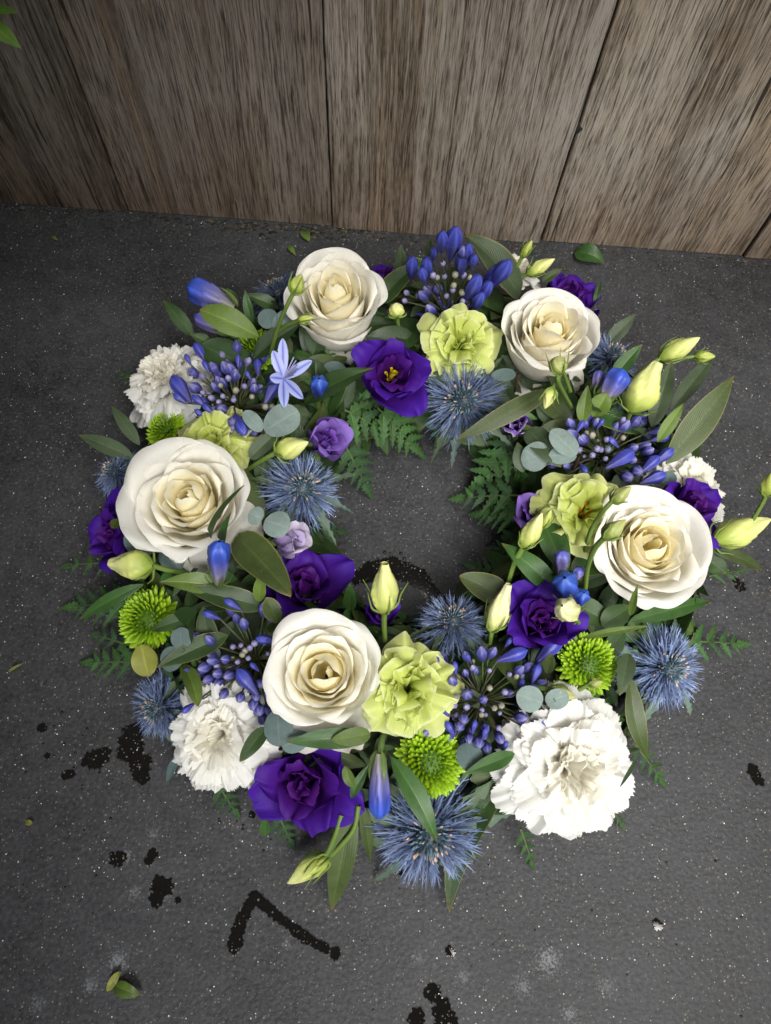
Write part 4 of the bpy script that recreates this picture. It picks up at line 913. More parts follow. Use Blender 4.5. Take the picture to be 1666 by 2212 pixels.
# ---------------------------------------------------------------- closed buds on stems
GREENB = ((0.19, 0.25, 0.035), (0.34, 0.40, 0.07), (0.45, 0.50, 0.14))
LIMEB = ((0.22, 0.32, 0.035), (0.50, 0.54, 0.15), (0.62, 0.63, 0.27))
CREAMB = ((0.33, 0.40, 0.08), (0.62, 0.62, 0.28), (0.68, 0.67, 0.38))
DULLB = ((0.15, 0.20, 0.045), (0.26, 0.30, 0.08), (0.36, 0.38, 0.14))
def closed_bud(label, b, t_, wpx, pal, stem=None, sep=0.75, seed=0, group='closed lisianthus buds', fat=False, opened=False):
    """b, t_ = (x, y, z) of bud base and tip; stem = further (x, y, z) points below the base"""
    rng = random.Random(seed)
    B = at(*b); T = at(*t_); L = float(np.linalg.norm(T - B)); r = wpx * px2m(B) / 2 / L
    th = thing('lisianthus_bud', label, 'flower bud', frame((0, 0, 1), B), group)
    if fat: prof = [(0, 0.15 * r), (0.08, 0.6 * r), (0.3, 0.95 * r), (0.55, 1.0 * r), (0.8, 0.75 * r), (0.93, 0.42 * r), (1, 0.10 * r)]
    else: prof = [(0, 0.22 * r), (0.06, 0.5 * r), (0.2, 0.88 * r), (0.42, 1.0 * r), (0.66, 0.74 * r), (0.86, 0.40 * r), (0.95, (0.34 if opened else 0.2) * r), (1, (0.26 if opened else 0.06) * r)]
    def cf(v, a):
        C = np.stack([np.interp(v, [0, 0.35, 0.9], [p[j] for p in pal]) for j in range(3)], -1)
        return C * (0.86 + 0.2 * a[..., None])
    me = lathe('bud_body', prof, 1.0, 'bud', cf, 30, 20, 4 if not fat else 5, 0.26, 1.0 if not fat else 1.3, True, bend=0.05 * rng.uniform(-1, 1))
    obj('bud_body', me, th, frame(T - B, (0, 0, 0), rng.uniform(0, 6), L))
    d = (T - B) / L; fr = frame(d)
    for i in range(5):
        a = i * 2 * PI / 5 + rng.uniform(-0.2, 0.2); ex = np.array(fr.to_3x3() @ Vector((math.cos(a), math.sin(a), 0)))
        r_ = r * L; ls = L * sep * rng.uniform(0.75, 1.1)
        pts = [ex * r_ * 0.2, ex * r_ * 0.95 + d * ls * 0.25, ex * r_ * 1.2 + d * ls * 0.6, ex * r_ * rng.uniform(1.2, 1.9) + d * ls]
        obj('sepal', tube_mesh('sepal', pts, 0.0011, 0.0002, 'stem', (0.13, 0.19, 0.035), 5, 4), th)
    if stem:
        pts = [d * L * 0.02] + [at(*p) - B for p in stem]
        obj('stem', tube_mesh('stem', pts, 0.0021 if wpx > 34 else 0.0017, 0.0017, 'stem', (0.105, 0.165, 0.030), 8, 5), th)
    return th
closed_bud('green closed bud on a tall stem in front of the top left rose', (633, 635, 0.150), (652, 592, 0.158), 34, GREENB, [(618, 665, 0.140), (598, 715, 0.115), (585, 765, 0.085)], 0.9, 1)
closed_bud('small green bud on a side stem against the top left rose', (644, 693, 0.135), (676, 686, 0.140), 20, GREENB, [(622, 702, 0.125), (603, 715, 0.113)], 1.15, 2)
closed_bud('lime bud pointing right below the round eucalyptus leaves', (596, 978, 0.098), (667, 957, 0.104), 46, LIMEB, [(570, 992, 0.090), (535, 1015, 0.068)], 0.35, 3)
closed_bud('small blunt lime bud between the top left rose and agapanthus', (858, 686, 0.085), (857, 654, 0.095), 32, LIMEB, [(862, 712, 0.070)], 0.4, 4, fat=True)
closed_bud('tall lime bud standing up at the bottom of the hole', (831, 1322, 0.120), (832, 1216, 0.150), 58, LIMEB, [(830, 1345, 0.105), (832, 1385, 0.075)], 0.55, 5, opened=True)
closed_bud('cream bud leaning up beside the inner bottom thistle', (1062, 1362, 0.078), (1098, 1260, 0.105), 48, CREAMB, [(1058, 1390, 0.065)], 0.5, 6, opened=True)
closed_bud('lime bud in front of the half closed purple flower on the right', (1130, 1183, 0.095), (1172, 1108, 0.118), 40, LIMEB, [(1112, 1215, 0.085), (1098, 1260, 0.070), (1090, 1300, 0.055)], 0.5, 7)
closed_bud('small green bud beside the lime bud on the inner right', (1170, 1140, 0.088), (1192, 1102, 0.100), 22, GREENB, [(1158, 1165, 0.080)], 0.8, 8)
closed_bud('slim lime bud pointing up right beyond the upper right leaves', (1425, 775, 0.085), (1512, 729, 0.100), 42, LIMEB, [(1400, 792, 0.080), (1375, 812, 0.070)], 0.6, 9)
closed_bud('tiny green bud at the end of a stem beyond the upper right leaves', (1500, 770, 0.085), (1545, 770, 0.088), 26, GREENB, [(1465, 775, 0.083), (1420, 785, 0.078)], 0.7, 10)
closed_bud('plump half open lime bud above the right agapanthus', (1362, 890, 0.085), (1422, 782, 0.112), 74, LIMEB, [(1352, 915, 0.070)], 0.25, 11, opened=True)
closed_bud('large lime bud reaching to the right edge of the picture', (1540, 1170, 0.070), (1666, 1122, 0.078), 62, LIMEB, [(1515, 1185, 0.062), (1490, 1205, 0.055)], 0.35, 12)
closed_bud('green bud cut by the right edge on a long pale stem', (1655, 1072, 0.100), (1668, 1020, 0.110), 34, GREENB, [(1640, 1100, 0.090), (1615, 1140, 0.075), (1585, 1170, 0.060)], 0.5, 13)
closed_bud('round green bud held over the lower petals of the top right rose', (1207, 808, 0.142), (1204, 770, 0.152), 38, DULLB, [(1206, 825, 0.135), (1218, 850, 0.110), (1235, 880, 0.080)], 1.2, 14, fat=True)
closed_bud('narrow lime bud hanging down below the top right rose', (1194, 838, 0.125), (1175, 882, 0.118), 28, LIMEB, [(1206, 812, 0.130), (1214, 800, 0.125), (1232, 845, 0.095)], 0.7, 15)
closed_bud('plump lime bud pointing left under the left rose', (332, 1222, 0.085), (236, 1218, 0.082), 66, LIMEB, [(365, 1232, 0.078), (400, 1238, 0.068)], 0.25, 16, opened=True)
closed_bud('round cream bud in front of the lower right purple flower', (1236, 1325, 0.105), (1214, 1308, 0.135), 50, CREAMB, [(1250, 1345, 0.085)], 0.6, 17, fat=True)
closed_bud('dull lime bud lying above the largest carnation', (1188, 1490, 0.085), (1243, 1508, 0.088), 38, DULLB, [(1165, 1485, 0.080), (1140, 1478, 0.070)], 0.4, 18)
closed_bud('tiny bud lying on the right hand lime pompon', (1272, 1478, 0.094), (1302, 1472, 0.097), 22, DULLB, [(1250, 1490, 0.088)], 0.5, 19)
closed_bud('pale bud hanging over the floor at the bottom of the wreath', (703, 1850, 0.035), (622, 1912, 0.022), 46, LIMEB, [(712, 1835, 0.040), (728, 1795, 0.050), (738, 1760, 0.055)], 0.55, 20)
closed_bud('second pale bud sharing the lowest stems over the floor', (712, 1852, 0.036), (655, 1890, 0.036), 30, GREENB, [(735, 1828, 0.045), (765, 1790, 0.052), (775, 1740, 0.060)], 0.5, 21)
closed_bud('lime bud with long sepals above the top right rose', (1140, 592, 0.085), (1198, 558, 0.098), 28, LIMEB, [(1115, 605, 0.075), (1090, 625, 0.065)], 0.5, 22)
closed_bud('slender green bud standing highest at the top right', (1128, 556, 0.095), (1148, 518, 0.112), 20, GREENB, [(1115, 580, 0.085), (1102, 605, 0.070)], 1.0, 23)
closed_bud('green bud across the left petals of the right hand rose', (1305, 1162, 0.140), (1352, 1122, 0.148), 36, DULLB, [(1285, 1185, 0.125), (1270, 1225, 0.100), (1265, 1270, 0.075)], 0.6, 24)
closed_bud('green bud touching the lime flower above the right rose', (1322, 1083, 0.130), (1364, 1052, 0.140), 30, DULLB, [(1300, 1108, 0.122), (1275, 1150, 0.105), (1265, 1190, 0.085)], 0.6, 25)
closed_bud('small white folded bud under the left rose', (395, 1185, 0.078), (375, 1212, 0.082), 44, ((0.5, 0.52, 0.3), (0.72, 0.70, 0.62), (0.78, 0.75, 0.68)), [(405, 1170, 0.070)], 0.2, 26, fat=True)

def gentian(label, b, t_, wpx, tone=0, stem=None, seed=0, sep=True, open_tip=False):
    rng = random.Random(seed)
    B = at(*b); T = at(*t_); L = float(np.linalg.norm(T - B)); r = wpx * px2m(B) / 2 / L
    th = thing('gentian', label, 'gentian', frame((0, 0, 1), B), 'blue gentian flowers')
    prof = [(0, 0.45 * r), (0.15, 0.62 * r), (0.45, 0.88 * r), (0.70, 1.0 * r), (0.84, 0.92 * r), (0.94, 0.6 * r), (1, 0.12 * r)]
    pal = [((0.30, 0.30, 0.20), (0.20, 0.18, 0.36), (0.055, 0.085, 0.46), (0.045, 0.12, 0.62)),
           ((0.20, 0.20, 0.16), (0.24, 0.20, 0.36), (0.20, 0.18, 0.46), (0.10, 0.12, 0.5)),
           ((0.05, 0.05, 0.12), (0.040, 0.050, 0.22), (0.035, 0.065, 0.36), (0.04, 0.11, 0.50))][tone]
    def cf(v, a):
        C = np.stack([np.interp(v, [0, 0.35, 0.7, 1], [p[j] for p in pal]) for j in range(3)], -1)
        st = np.exp(-((a - 0.5) / 0.16) ** 2)[..., None]
        return C * (0.72 + 0.4 * a[..., None]) * (1 - 0.3 * st) 
    me = lathe('corolla', prof, 1.0, 'blue', cf, 30, 20, 5, 0.30, 0.55, True)
    obj('corolla', me, th, frame(T - B, (0, 0, 0), rng.uniform(0, 6), L))
    d = (T - B) / L; fr = frame(d)
    if sep:
        for i in range(5):
            a = i * 2 * PI / 5; ex = np.array(fr.to_3x3() @ Vector((math.cos(a), math.sin(a), 0)))
            me = leaf_mesh(d * L * 0.42 + ex * r * L * rng.uniform(0.75, 1.1), 0.32 * r * L * 2, 'lance', (0.09, 0.14, 0.035), 'gloss', 0.1, 0, 0.3, nu=5, nv=9, seed=i, up=ex)
            me.name = 'sepal'; o = obj('sepal', me, th); o.location = ex * r * L * 0.35 - d * L * 0.05
    if stem:
        obj('stem', tube_mesh('stem', [d * L * 0.03] + [at(*p) - B for p in stem], 0.0024, 0.0022, 'stem', (0.06, 0.10, 0.025), 8, 5), th)
    return th
gentian('long blue gentian pointing up left at the upper left edge', (508, 668, 0.075), (406, 615, 0.082), 54, 0, [(535, 690, 0.065)], 1)
gentian('narrow blue gentian below the long upper left one', (498, 722, 0.062), (420, 682, 0.066), 32, 1, [(520, 740, 0.055)], 2)
gentian('blue gentian on the upper right pointing at the plump lime bud', (1300, 868, 0.085), (1348, 798, 0.105), 50, 0, [(1292, 895, 0.070)], 3)
gentian('slim mauve gentian bud left of the upper right gentian', (1283, 845, 0.080), (1297, 800, 0.092), 22, 1, [(1280, 870, 0.070)], 4)
gentian('upright blue gentian between the left rose and the large grey leaf', (473, 1258, 0.090), (474, 1170, 0.125), 46, 0, [(478, 1285, 0.070)], 5)
gentian('gentian hanging down with bright blue tip at the bottom', (822, 1625, 0.080), (820, 1768, 0.060), 46, 0, [(826, 1595, 0.078), (835, 1570, 0.065)], 6)
gentian('small dark blue gentian tip beside the pale star flower', (688, 858, 0.080), (690, 818, 0.108), 36, 2, [(688, 880, 0.065)], 7, False)
gentian('plump blue gentian end-on above the round cream bud', (1228, 1292, 0.085), (1220, 1248, 0.122), 52, 2, [(1235, 1315, 0.065)], 8, False)
gentian('small blue gentian tip right of the round cream bud', (1250, 1305, 0.080), (1262, 1280, 0.098), 30, 2, [(1250, 1325, 0.065)], 9, False)
gentian('mauve gentian bud with green sepals below the right lime flower', (1208, 1243, 0.085), (1216, 1190, 0.105), 32, 1, [(1210, 1270, 0.065)], 10)
gentian('tiny mauve gentian bud beside the plump blue gentian', (1245, 1252, 0.082), (1254, 1226, 0.092), 24, 1, [(1240, 1270, 0.065)], 11)
# dense filler leaves of the base, kept clear of the flower heads
rng = random.Random(31); placed = 0
for i in range(2600):
    if placed >= 299: break
    a = rng.uniform(0, 2 * PI); b = rng.uniform(-0.45, PI + 0.45)
    cr = 0.160 + 0.062 * math.cos(b); cz = 0.028 + rng.uniform(0.022, 0.042) * math.sin(b)
    loc = Vector((cr * math.cos(a), cr * math.sin(a), max(cz, 0.008)))
    nrm_ = Vector((math.cos(b) * math.cos(a), math.cos(b) * math.sin(a), math.sin(b) + 0.25)).normalized()
    tang = Vector((rng.gauss(0, 1), rng.gauss(0, 1), rng.gauss(0, 0.6))); tang = (tang - nrm_ * tang.dot(nrm_)).normalized()
    xd = (tang + nrm_ * rng.uniform(-0.05, 0.45)).normalized()
    if cz < 0.02 and xd.z < 0: xd.z = abs(xd.z) * 0.3; xd.normalize()
    ks = rng.uniform(0.85, 1.45); bad = False
    for s in (0.0, 0.5, 1.0):
        q = np.array(loc + xd * 0.040 * ks * s) + RC
        for (c_, r_) in HEADS:
            if math.hypot(q[0] - c_[0], q[1] - c_[1]) < r_ * 0.95 and q[2] > c_[2] - max(0.030, r_ * 0.9): bad = True; break
        if bad: break
    if bad: continue
    yd = nrm_.cross(xd).normalized(); zd = xd.cross(yd)
    m = Matrix((xd, yd, zd)).transposed() * ks; m = m.to_4x4(); m.translation = loc
    obj('leaf', variants[placed % 14], base_t, m); placed += 1
# the small leaves deep between them: too many to pick apart, one part
V = []; Fc = []; Cc = []; UVs = []; n_in = 0; rng = random.Random(55)
while n_in < 2400:
    a = rng.uniform(0, 2 * PI); b = rng.uniform(-0.3, PI + 0.3)
    cr = 0.161 + 0.068 * math.cos(b); cz = 0.026 + rng.uniform(0.018, 0.034) * math.sin(b)
    p0 = np.array([cr * math.cos(a), cr * math.sin(a), max(cz, 0.006)])
    up_ = nrm(np.array([math.cos(b) * math.cos(a), math.cos(b) * math.sin(a), math.sin(b) + 0.3]))
    tg = np.array([rng.gauss(0, 1), rng.gauss(0, 1), rng.gauss(0, 0.7)]); tg = nrm(tg - up_ * np.dot(tg, up_)); tg = nrm(tg + up_ * rng.uniform(0, 0.7))
    sd_ = nrm(np.cross(tg, up_)); ln_ = rng.uniform(0.013, 0.032); w_ = ln_ * rng.uniform(0.14, 0.26); nn_ = np.cross(sd_, tg)
    c = np.array(LEAFC[rng.choice(['dark', 'deep', 'green', 'olive', 'fern', 'grey'])]) * rng.uniform(0.8, 1.3); i0 = len(V)
    for s, wf in ((0, 0.12), (0.3, 0.85), (0.6, 1.0), (0.85, 0.55), (1.0, 0.03)):
        for u in (-1, 0, 1):
            V.append(p0 + tg * ln_ * s + sd_ * w_ * wf * u + nn_ * (0.25 * w_ * wf * abs(u) - ln_ * 0.22 * s * s)); Cc.append(c); UVs.append((u * 0.5 + 0.5, s))
    for r_ in range(4):
        for j in range(2): q = i0 + r_ * 3 + j; Fc.append((q, q + 1, q + 4, q + 3))
    n_in += 1
tag(obj('small_leaves', mesh_np('small_leaves', np.array(V), Fc, np.array(Cc), np.array(UVs), 'leaf'), base_t), kind='stuff')
# ---------------------------------------------------------------- prominent single leaves
LV = [
 (1122, 640, .070, 1000, 506, .115, 84, 'grey', 'largest grey-green leaf standing behind the top agapanthus', 'ovate', 'leafedge', .06, -.3),
 (822, 652, .070, 898, 572, .085, 52, 'dark', 'dark leaf between the top left rose and agapanthus', 'ovate', 'leafedge', .05, .2),
 (1190, 842, .098, 982, 952, .085, 46, 'olive', 'long olive leaf crossing the front of the upper inner thistle', 'lance', 'leafedge', .05, .3),
 (655, 872, .075, 812, 795, .112, 58, 'dark', 'dark green leaf pointing at the open purple flower', 'lance', 'gloss', .06, .2),
 (560, 728, .085, 432, 668, .100, 58, 'lite', 'blunt light olive leaf below the long upper left gentian', 'obov', 'leaf', .06, .1),
 (418, 728, .060, 353, 648, .072, 34, 'dark', 'narrow leaf standing above the upper left carnation', 'lance', 'leaf', .05, 0),
 (548, 775, .080, 648, 698, .092, 48, 'deep', 'dark leaf behind the upper left lime pompon stem', 'ovate', 'leaf', .04, .2),
 (302, 962, .060, 241, 876, .066, 30, 'grey', 'narrow leaf pointing up left above the left rose', 'lance', 'leaf', .05, 0),
 (290, 990, .055, 170, 940, .060, 40, 'grey', 'long blunt leaf pointing left beside the left rose', 'lance', 'leaf', .05, 0),
 (452, 1180, .085, 528, 1048, .138, 26, 'dark', 'slender dark leaf curling up over the left rose', 'lance', 'gloss', .08, .5),
 (480, 1190, .080, 500, 1105, .128, 24, 'green', 'slim green leaf beside the upright gentian', 'lance', 'gloss', .05, .2),
 (512, 1158, .082, 630, 1288, .100, 82, 'olive', 'broad grey-green leaf with pale edge over the purple flower', 'ovate', 'leafedge', .03, .1),
 (488, 1272, .075, 345, 1258, .085, 50, 'lite', 'light green leaf lying below the upright gentian', 'lance', 'gloss', .08, -.2),
 (575, 1312, .070, 398, 1270, .085, 56, 'dark', 'dark pale-edged leaf under the left agapanthus buds', 'lance', 'leafedge', .04, 0),
 (492, 1372, .070, 340, 1442, .072, 52, 'dark', 'pale-edged leaf pointing down left above the left carnation', 'lance', 'leafedge', .06, 0),
 (420, 1330, .075, 328, 1362, .072, 36, 'dark', 'small dull leaf right of the far left pompon', 'ovate', 'leaf', .04, 0),
 (310, 1262, .055, 172, 1338, .030, 34, 'green', 'narrow green leaf pointing down left at the far left', 'lance', 'gloss', .06, 0),
 (305, 1392, .055, 322, 1462, .052, 56, 'yel', 'rounded yellow-olive leaf below the far left pompon', 'obov', 'leaf', .04, 0),
 (392, 1432, .070, 428, 1525, .085, 38, 'lite', 'twisted light green leaf at the top of the left carnation', 'obov', 'leaf', .08, .5),
 (575, 1572, .085, 518, 1645, .088, 36, 'dark', 'bruised leaf between the left carnation and the purple flower', 'ovate', 'leaf', .03, 0),
 (800, 1592, .090, 618, 1602, .092, 48, 'green', 'glossy dark leaf under the lowest white rose', 'lance', 'gloss', .06, 0),
 (800, 1585, .096, 715, 1598, .096, 40, 'lite', 'pale leaf underside tucked below the lowest rose', 'ovate', 'leaf', .05, .2),
 (762, 1735, .055, 717, 1968, .010, 62, 'olive', 'long green leaf pointing straight down at the bottom', 'lance', 'leaf', .04, 0),
 (780, 1735, .052, 800, 1865, .020, 30, 'olive', 'narrow leaf left of the lowest thistle', 'lance', 'leaf', .04, .3),
 (845, 1635, .090, 945, 1822, .080, 52, 'green', 'glossy dark leaf lying across the lowest thistle', 'lance', 'gloss', .10, .2),
 (1098, 1690, .055, 972, 1972, .008, 62, 'dark', 'long dark leaf with pale edge right of the lowest thistle', 'lance', 'leafedge', .02, -.2, .2, .10),
 (1112, 1628, .080, 1002, 1672, .085, 38, 'green', 'leaf reaching left from the largest carnation to the pompon', 'lance', 'leaf', .06, 0),
 (1362, 1462, .070, 1402, 1640, .045, 46, 'olive', 'long pale-edged leaf right of the largest carnation', 'lance', 'leafedge', .06, .2, .2, .10),
 (1358, 1412, .072, 1338, 1502, .076, 38, 'grey', 'small grey-green leaf below the right lime pompon', 'ovate', 'leaf', .05, 0),
 (1438, 1002, .075, 1586, 811, .100, 68, 'olive', 'largest long olive leaf pointing up right above the right carnation', 'lance', 'leafedge', .03, -.2),
 (1408, 925, .075, 1452, 776, .095, 46, 'grey', 'upright leaf right of the plump lime bud', 'lance', 'leaf', .03, .1),
 (1450, 885, .072, 1546, 765, .082, 40, 'grey', 'leaf reaching to the tiny green bud at upper right', 'lance', 'leaf', .04, .1),
 (1420, 955, .090, 1478, 870, .105, 30, 'lite', 'small yellow-green leaf before the largest olive leaf', 'lance', 'leaf', .04, 0),
 (1308, 748, .055, 1374, 678, .070, 34, 'grey', 'leaf tip behind the upper right thistle', 'lance', 'leaf', .05, 0),
 (1322, 822, .080, 1388, 744, .098, 38, 'green', 'glossy leaf in front of the upper right thistle', 'lance', 'gloss', .06, .2),
 (1528, 1182, .062, 1645, 1232, .040, 34, 'olive', 'narrow brown-green leaf under the right edge bud', 'lance', 'leaf', .08, 0),
 (1520, 1205, .055, 1568, 1238, .052, 44, 'dark', 'short dark leaf at the right side of the right rose', 'ovate', 'leaf', .04, 0),
 (1200, 1278, .080, 1084, 1174, .085, 54, 'green', 'bright glossy leaf arching left over the inner right', 'lance', 'gloss', .10, 0),
 (1172, 1125, .080, 1225, 1240, .080, 60, 'green', 'dark glossy leaf behind the inner right lime bud', 'ovate', 'gloss', .04, 0),
 (1098, 1292, .062, 993, 1244, .062, 62, 'olive', 'rounded olive leaf above the inner bottom thistle', 'ovate', 'leafedge', .03, 0),
 (1240, 1305, .080, 1322, 1350, .078, 56, 'dark', 'veined dark leaf under the round cream bud', 'ovate', 'leaf', .04, 0),
 (1300, 1352, .082, 1362, 1310, .082, 50, 'dark', 'veined dark leaf beneath the right rose', 'ovate', 'leaf', .04, 0),
 (1362, 1342, .085, 1538, 1296, .062, 42, 'green', 'long leaf under the right rose above the right thistle', 'lance', 'leaf', .05, 0),
 (1258, 1378, .082, 1405, 1352, .098, 18, 'lite', 'thin arching yellow-green leaf over the right thistle', 'lance', 'leaf', .10, 0),
 (1362, 1330, .100, 1378, 1262, .128, 18, 'lite', 'thin leaf rising against the right rose', 'lance', 'leaf', .04, .4),
 (1140, 928, .075, 1212, 1008, .082, 56, 'grey', 'veined leaf below the small purple bud', 'ovate', 'leaf', .04, 0),
 (1258, 915, .082, 1270, 832, .100, 34, 'lite', 'light green leaf left of the upper right gentian', 'lance', 'leaf', .04, .2),
 (1282, 900, .082, 1312, 850, .098, 44, 'lite', 'rounded light leaf at the base of the upper right gentian', 'obov', 'leaf', .04, 0),
 (1130, 1020, .068, 1118, 955, .074, 40, 'grey', 'grey leaf left of the right eucalyptus', 'lance', 'leaf', .04, 0),
 (1140, 1535, .075, 1235, 1520, .078, 56, 'olive', 'dull leaf above the largest carnation', 'ovate', 'leaf', .04, 0),
 (758, 1725, .075, 800, 1648, .085, 24, 'green', 'thin leaf left of the hanging gentian', 'lance', 'gloss', .05, .2),
 (1445, 1080, .045, 1502, 945, .050, 60, 'dark', 'dark leaf behind the right carnation', 'ovate', 'leaf', .03, 0),
 (540, 990, .080, 618, 918, .092, 40, 'grey', 'grey-green leaf beside the upper left eucalyptus', 'ovate', 'leaf', .04, 0),
 (755, 1320, .060, 757, 1258, .082, 32, 'green', 'small upright leaf behind the lowest rose in the hole', 'lance', 'leaf', .03, 0),
 (868, 595, .060, 866, 528, .085, 30, 'grey', 'small leaf left of the top agapanthus', 'lance', 'leaf', .03, .2),
 (925, 555, .060, 927, 517, .085, 18, 'grey', 'small round-tipped leaf behind the top agapanthus', 'obov', 'leaf', .03, 0),
 (560, 1300, .078, 565, 1232, .098, 30, 'lite', 'small light leaf on the left of the purple flower', 'lance', 'leafedge', .04, 0),
 (600, 1345, .078, 575, 1290, .092, 40, 'olive', 'small rounded leaf above the left agapanthus', 'obov', 'leafedge', .04, 0),
 (545, 700, .080, 530, 625, .100, 24, 'green', 'pointed leaf rising right of the long gentian', 'lance', 'gloss', .05, .3),
 (600, 665, .070, 528, 636, .082, 34, 'dark', 'dark leaf under the top left thistle', 'lance', 'gloss', .05, 0),
 (1182, 1455, .080, 1192, 1412, .096, 26, 'olive', 'small narrow leaf left of the right lime pompon', 'obov', 'leaf', .04, .2),
 (765, 1700, .092, 745, 1655, .098, 26, 'lite', 'small curled light leaf on the large purple flower', 'obov', 'leaf', .10, .3),
 (575, 1768, .030, 572, 1808, .012, 26, 'green', 'small leaf tip hanging below the large purple flower', 'lance', 'leaf', .03, 0),
 (385, 1630, .035, 360, 1690, .012, 20, 'blue', 'narrow blue-green leaf hanging below the left carnation', 'lance', 'leaf', .03, 0),
 (1375, 1640, .092, 1338, 1702, .090, 10, 'deep', 'thin dark leaf sliver on the largest carnation', 'lance', 'leaf', .05, 0),
 (455, 745, .065, 412, 722, .075, 30, 'dark', 'dark leaf touching the top of the upper left carnation', 'lance', 'leaf', .05, 0),
 (1172, 610, .070, 1215, 580, .080, 22, 'olive', 'small leaf beside the top right purple flower', 'lance', 'leaf', .04, 0),
 (1285, 660, .050, 1298, 605, .060, 14, 'green', 'thin leaf beyond the top right purple flower', 'lance', 'leaf', .04, .3),
 (265, 1130, .070, 240, 1140, .080, 30, 'olive', 'small olive leaf left of the left rose', 'obov', 'leaf', .04, 0),
]
for L_ in LV: leaf(*L_[:8], L_[8], *L_[9:11], arch=L_[11], roll=L_[12], fold=L_[13] if len(L_) > 13 else 0.2, sb=L_[14] if len(L_) > 14 else 0.0)

# ---------------------------------------------------------------- eucalyptus sprigs: round grey-blue leaves on short twigs
def euc(label, node, leaves, tone='euc'):
    """node = (x, y, z); leaves = (tip x, tip y, dz, width px, base shift)"""
    Nd = at(*node); t = thing('eucalyptus_sprig', label, 'eucalyptus', frame((0, 0, 1), Nd), 'eucalyptus sprigs')
    for i, (tx, ty, dz, w) in enumerate(leaves):
        T = at(tx, ty, node[2] + dz); d = T - Nd
        me = leaf_mesh(d * 0.94, w * px2m(T), 'round', np.array(LEAFC[tone]) * (0.9 + 0.2 * ((i * 37) % 10) / 10), 'euc', 0.04, 0.15 * (-1) ** i, 0.06, 0.015, nu=11, nv=18, seed=int(tx + ty), up=nrm(np.array([0, 0, 1.0]) + nrm(CAM - Nd)))
        o = obj('leaf', me, t); o.location = d * 0.06
    n0 = np.array([0, 0, 0.0]); outd = nrm(np.array([RC[0] - Nd[0], RC[1] - Nd[1], 0]) + 1e-6)
    obj('twig', tube_mesh('twig', [(0, 0, 0.0012), (0.002, 0.002, -0.010), (0.004, 0.003, -0.03)], 0.0014, 0.0013, 'stem', (0.10, 0.06, 0.04)), t)
euc('pair of round grey eucalyptus leaves below the pale star flower', (568, 935, .092), [(645, 888, .006, 70), (528, 888, .002, 34)])
euc('two round grey eucalyptus leaves below the inner left thistle', (569, 1123, .092), [(626, 1142, .004, 62), (538, 1108, .003, 46)])
euc('single grey eucalyptus leaf under the top left rose', (688, 815, .070), [(748, 795, .004, 50)], 'eucd')
euc('small eucalyptus leaves left of the top left rose', (588, 712, .085), [(572, 668, .006, 44), (640, 672, .004, 40)], 'eucd')
euc('dark round eucalyptus leaf under the lowest rose', (606, 1618, .085), [(600, 1532, .004, 64), (668, 1588, .000, 44)], 'eucd')
euc('pair of eucalyptus leaves above the largest carnation', (1176, 1520, .088), [(1116, 1500, .004, 56), (1228, 1500, .004, 44)])
euc('grey eucalyptus leaves between small purple bud and right agapanthus', (1250, 985, .088), [(1190, 930, .006, 48), (1185, 985, -.006, 40)])
euc('round grey leaf behind the inner right lime flower', (1185, 1005, .075), [(1132, 970, .004, 66)])
euc('small grey eucalyptus leaf touching the top right rose', (1118, 808, .095), [(1062, 812, .006, 28)], 'eucd')
euc('small round eucalyptus leaves right of the far left pompon', (395, 1405, .075), [(390, 1355, .004, 46), (350, 1440, -.004, 54)], 'eucd')
euc('eucalyptus leaf right of the bottom lime pompon', (1008, 1600, .078), [(1020, 1668, .004, 60)], 'eucd')
euc('grey eucalyptus leaves tucked under the left rose', (345, 1185, .070), [(268, 1160, .002, 60), (395, 1225, .002, 50)], 'eucd')
euc('eucalyptus leaf below the right agapanthus by the carnation', (1440, 1052, .070), [(1448, 1018, .004, 34)], 'eucd')
euc('round dark eucalyptus leaf under the left agapanthus', (438, 1425, .068), [(475, 1405, .004, 46)], 'eucd')

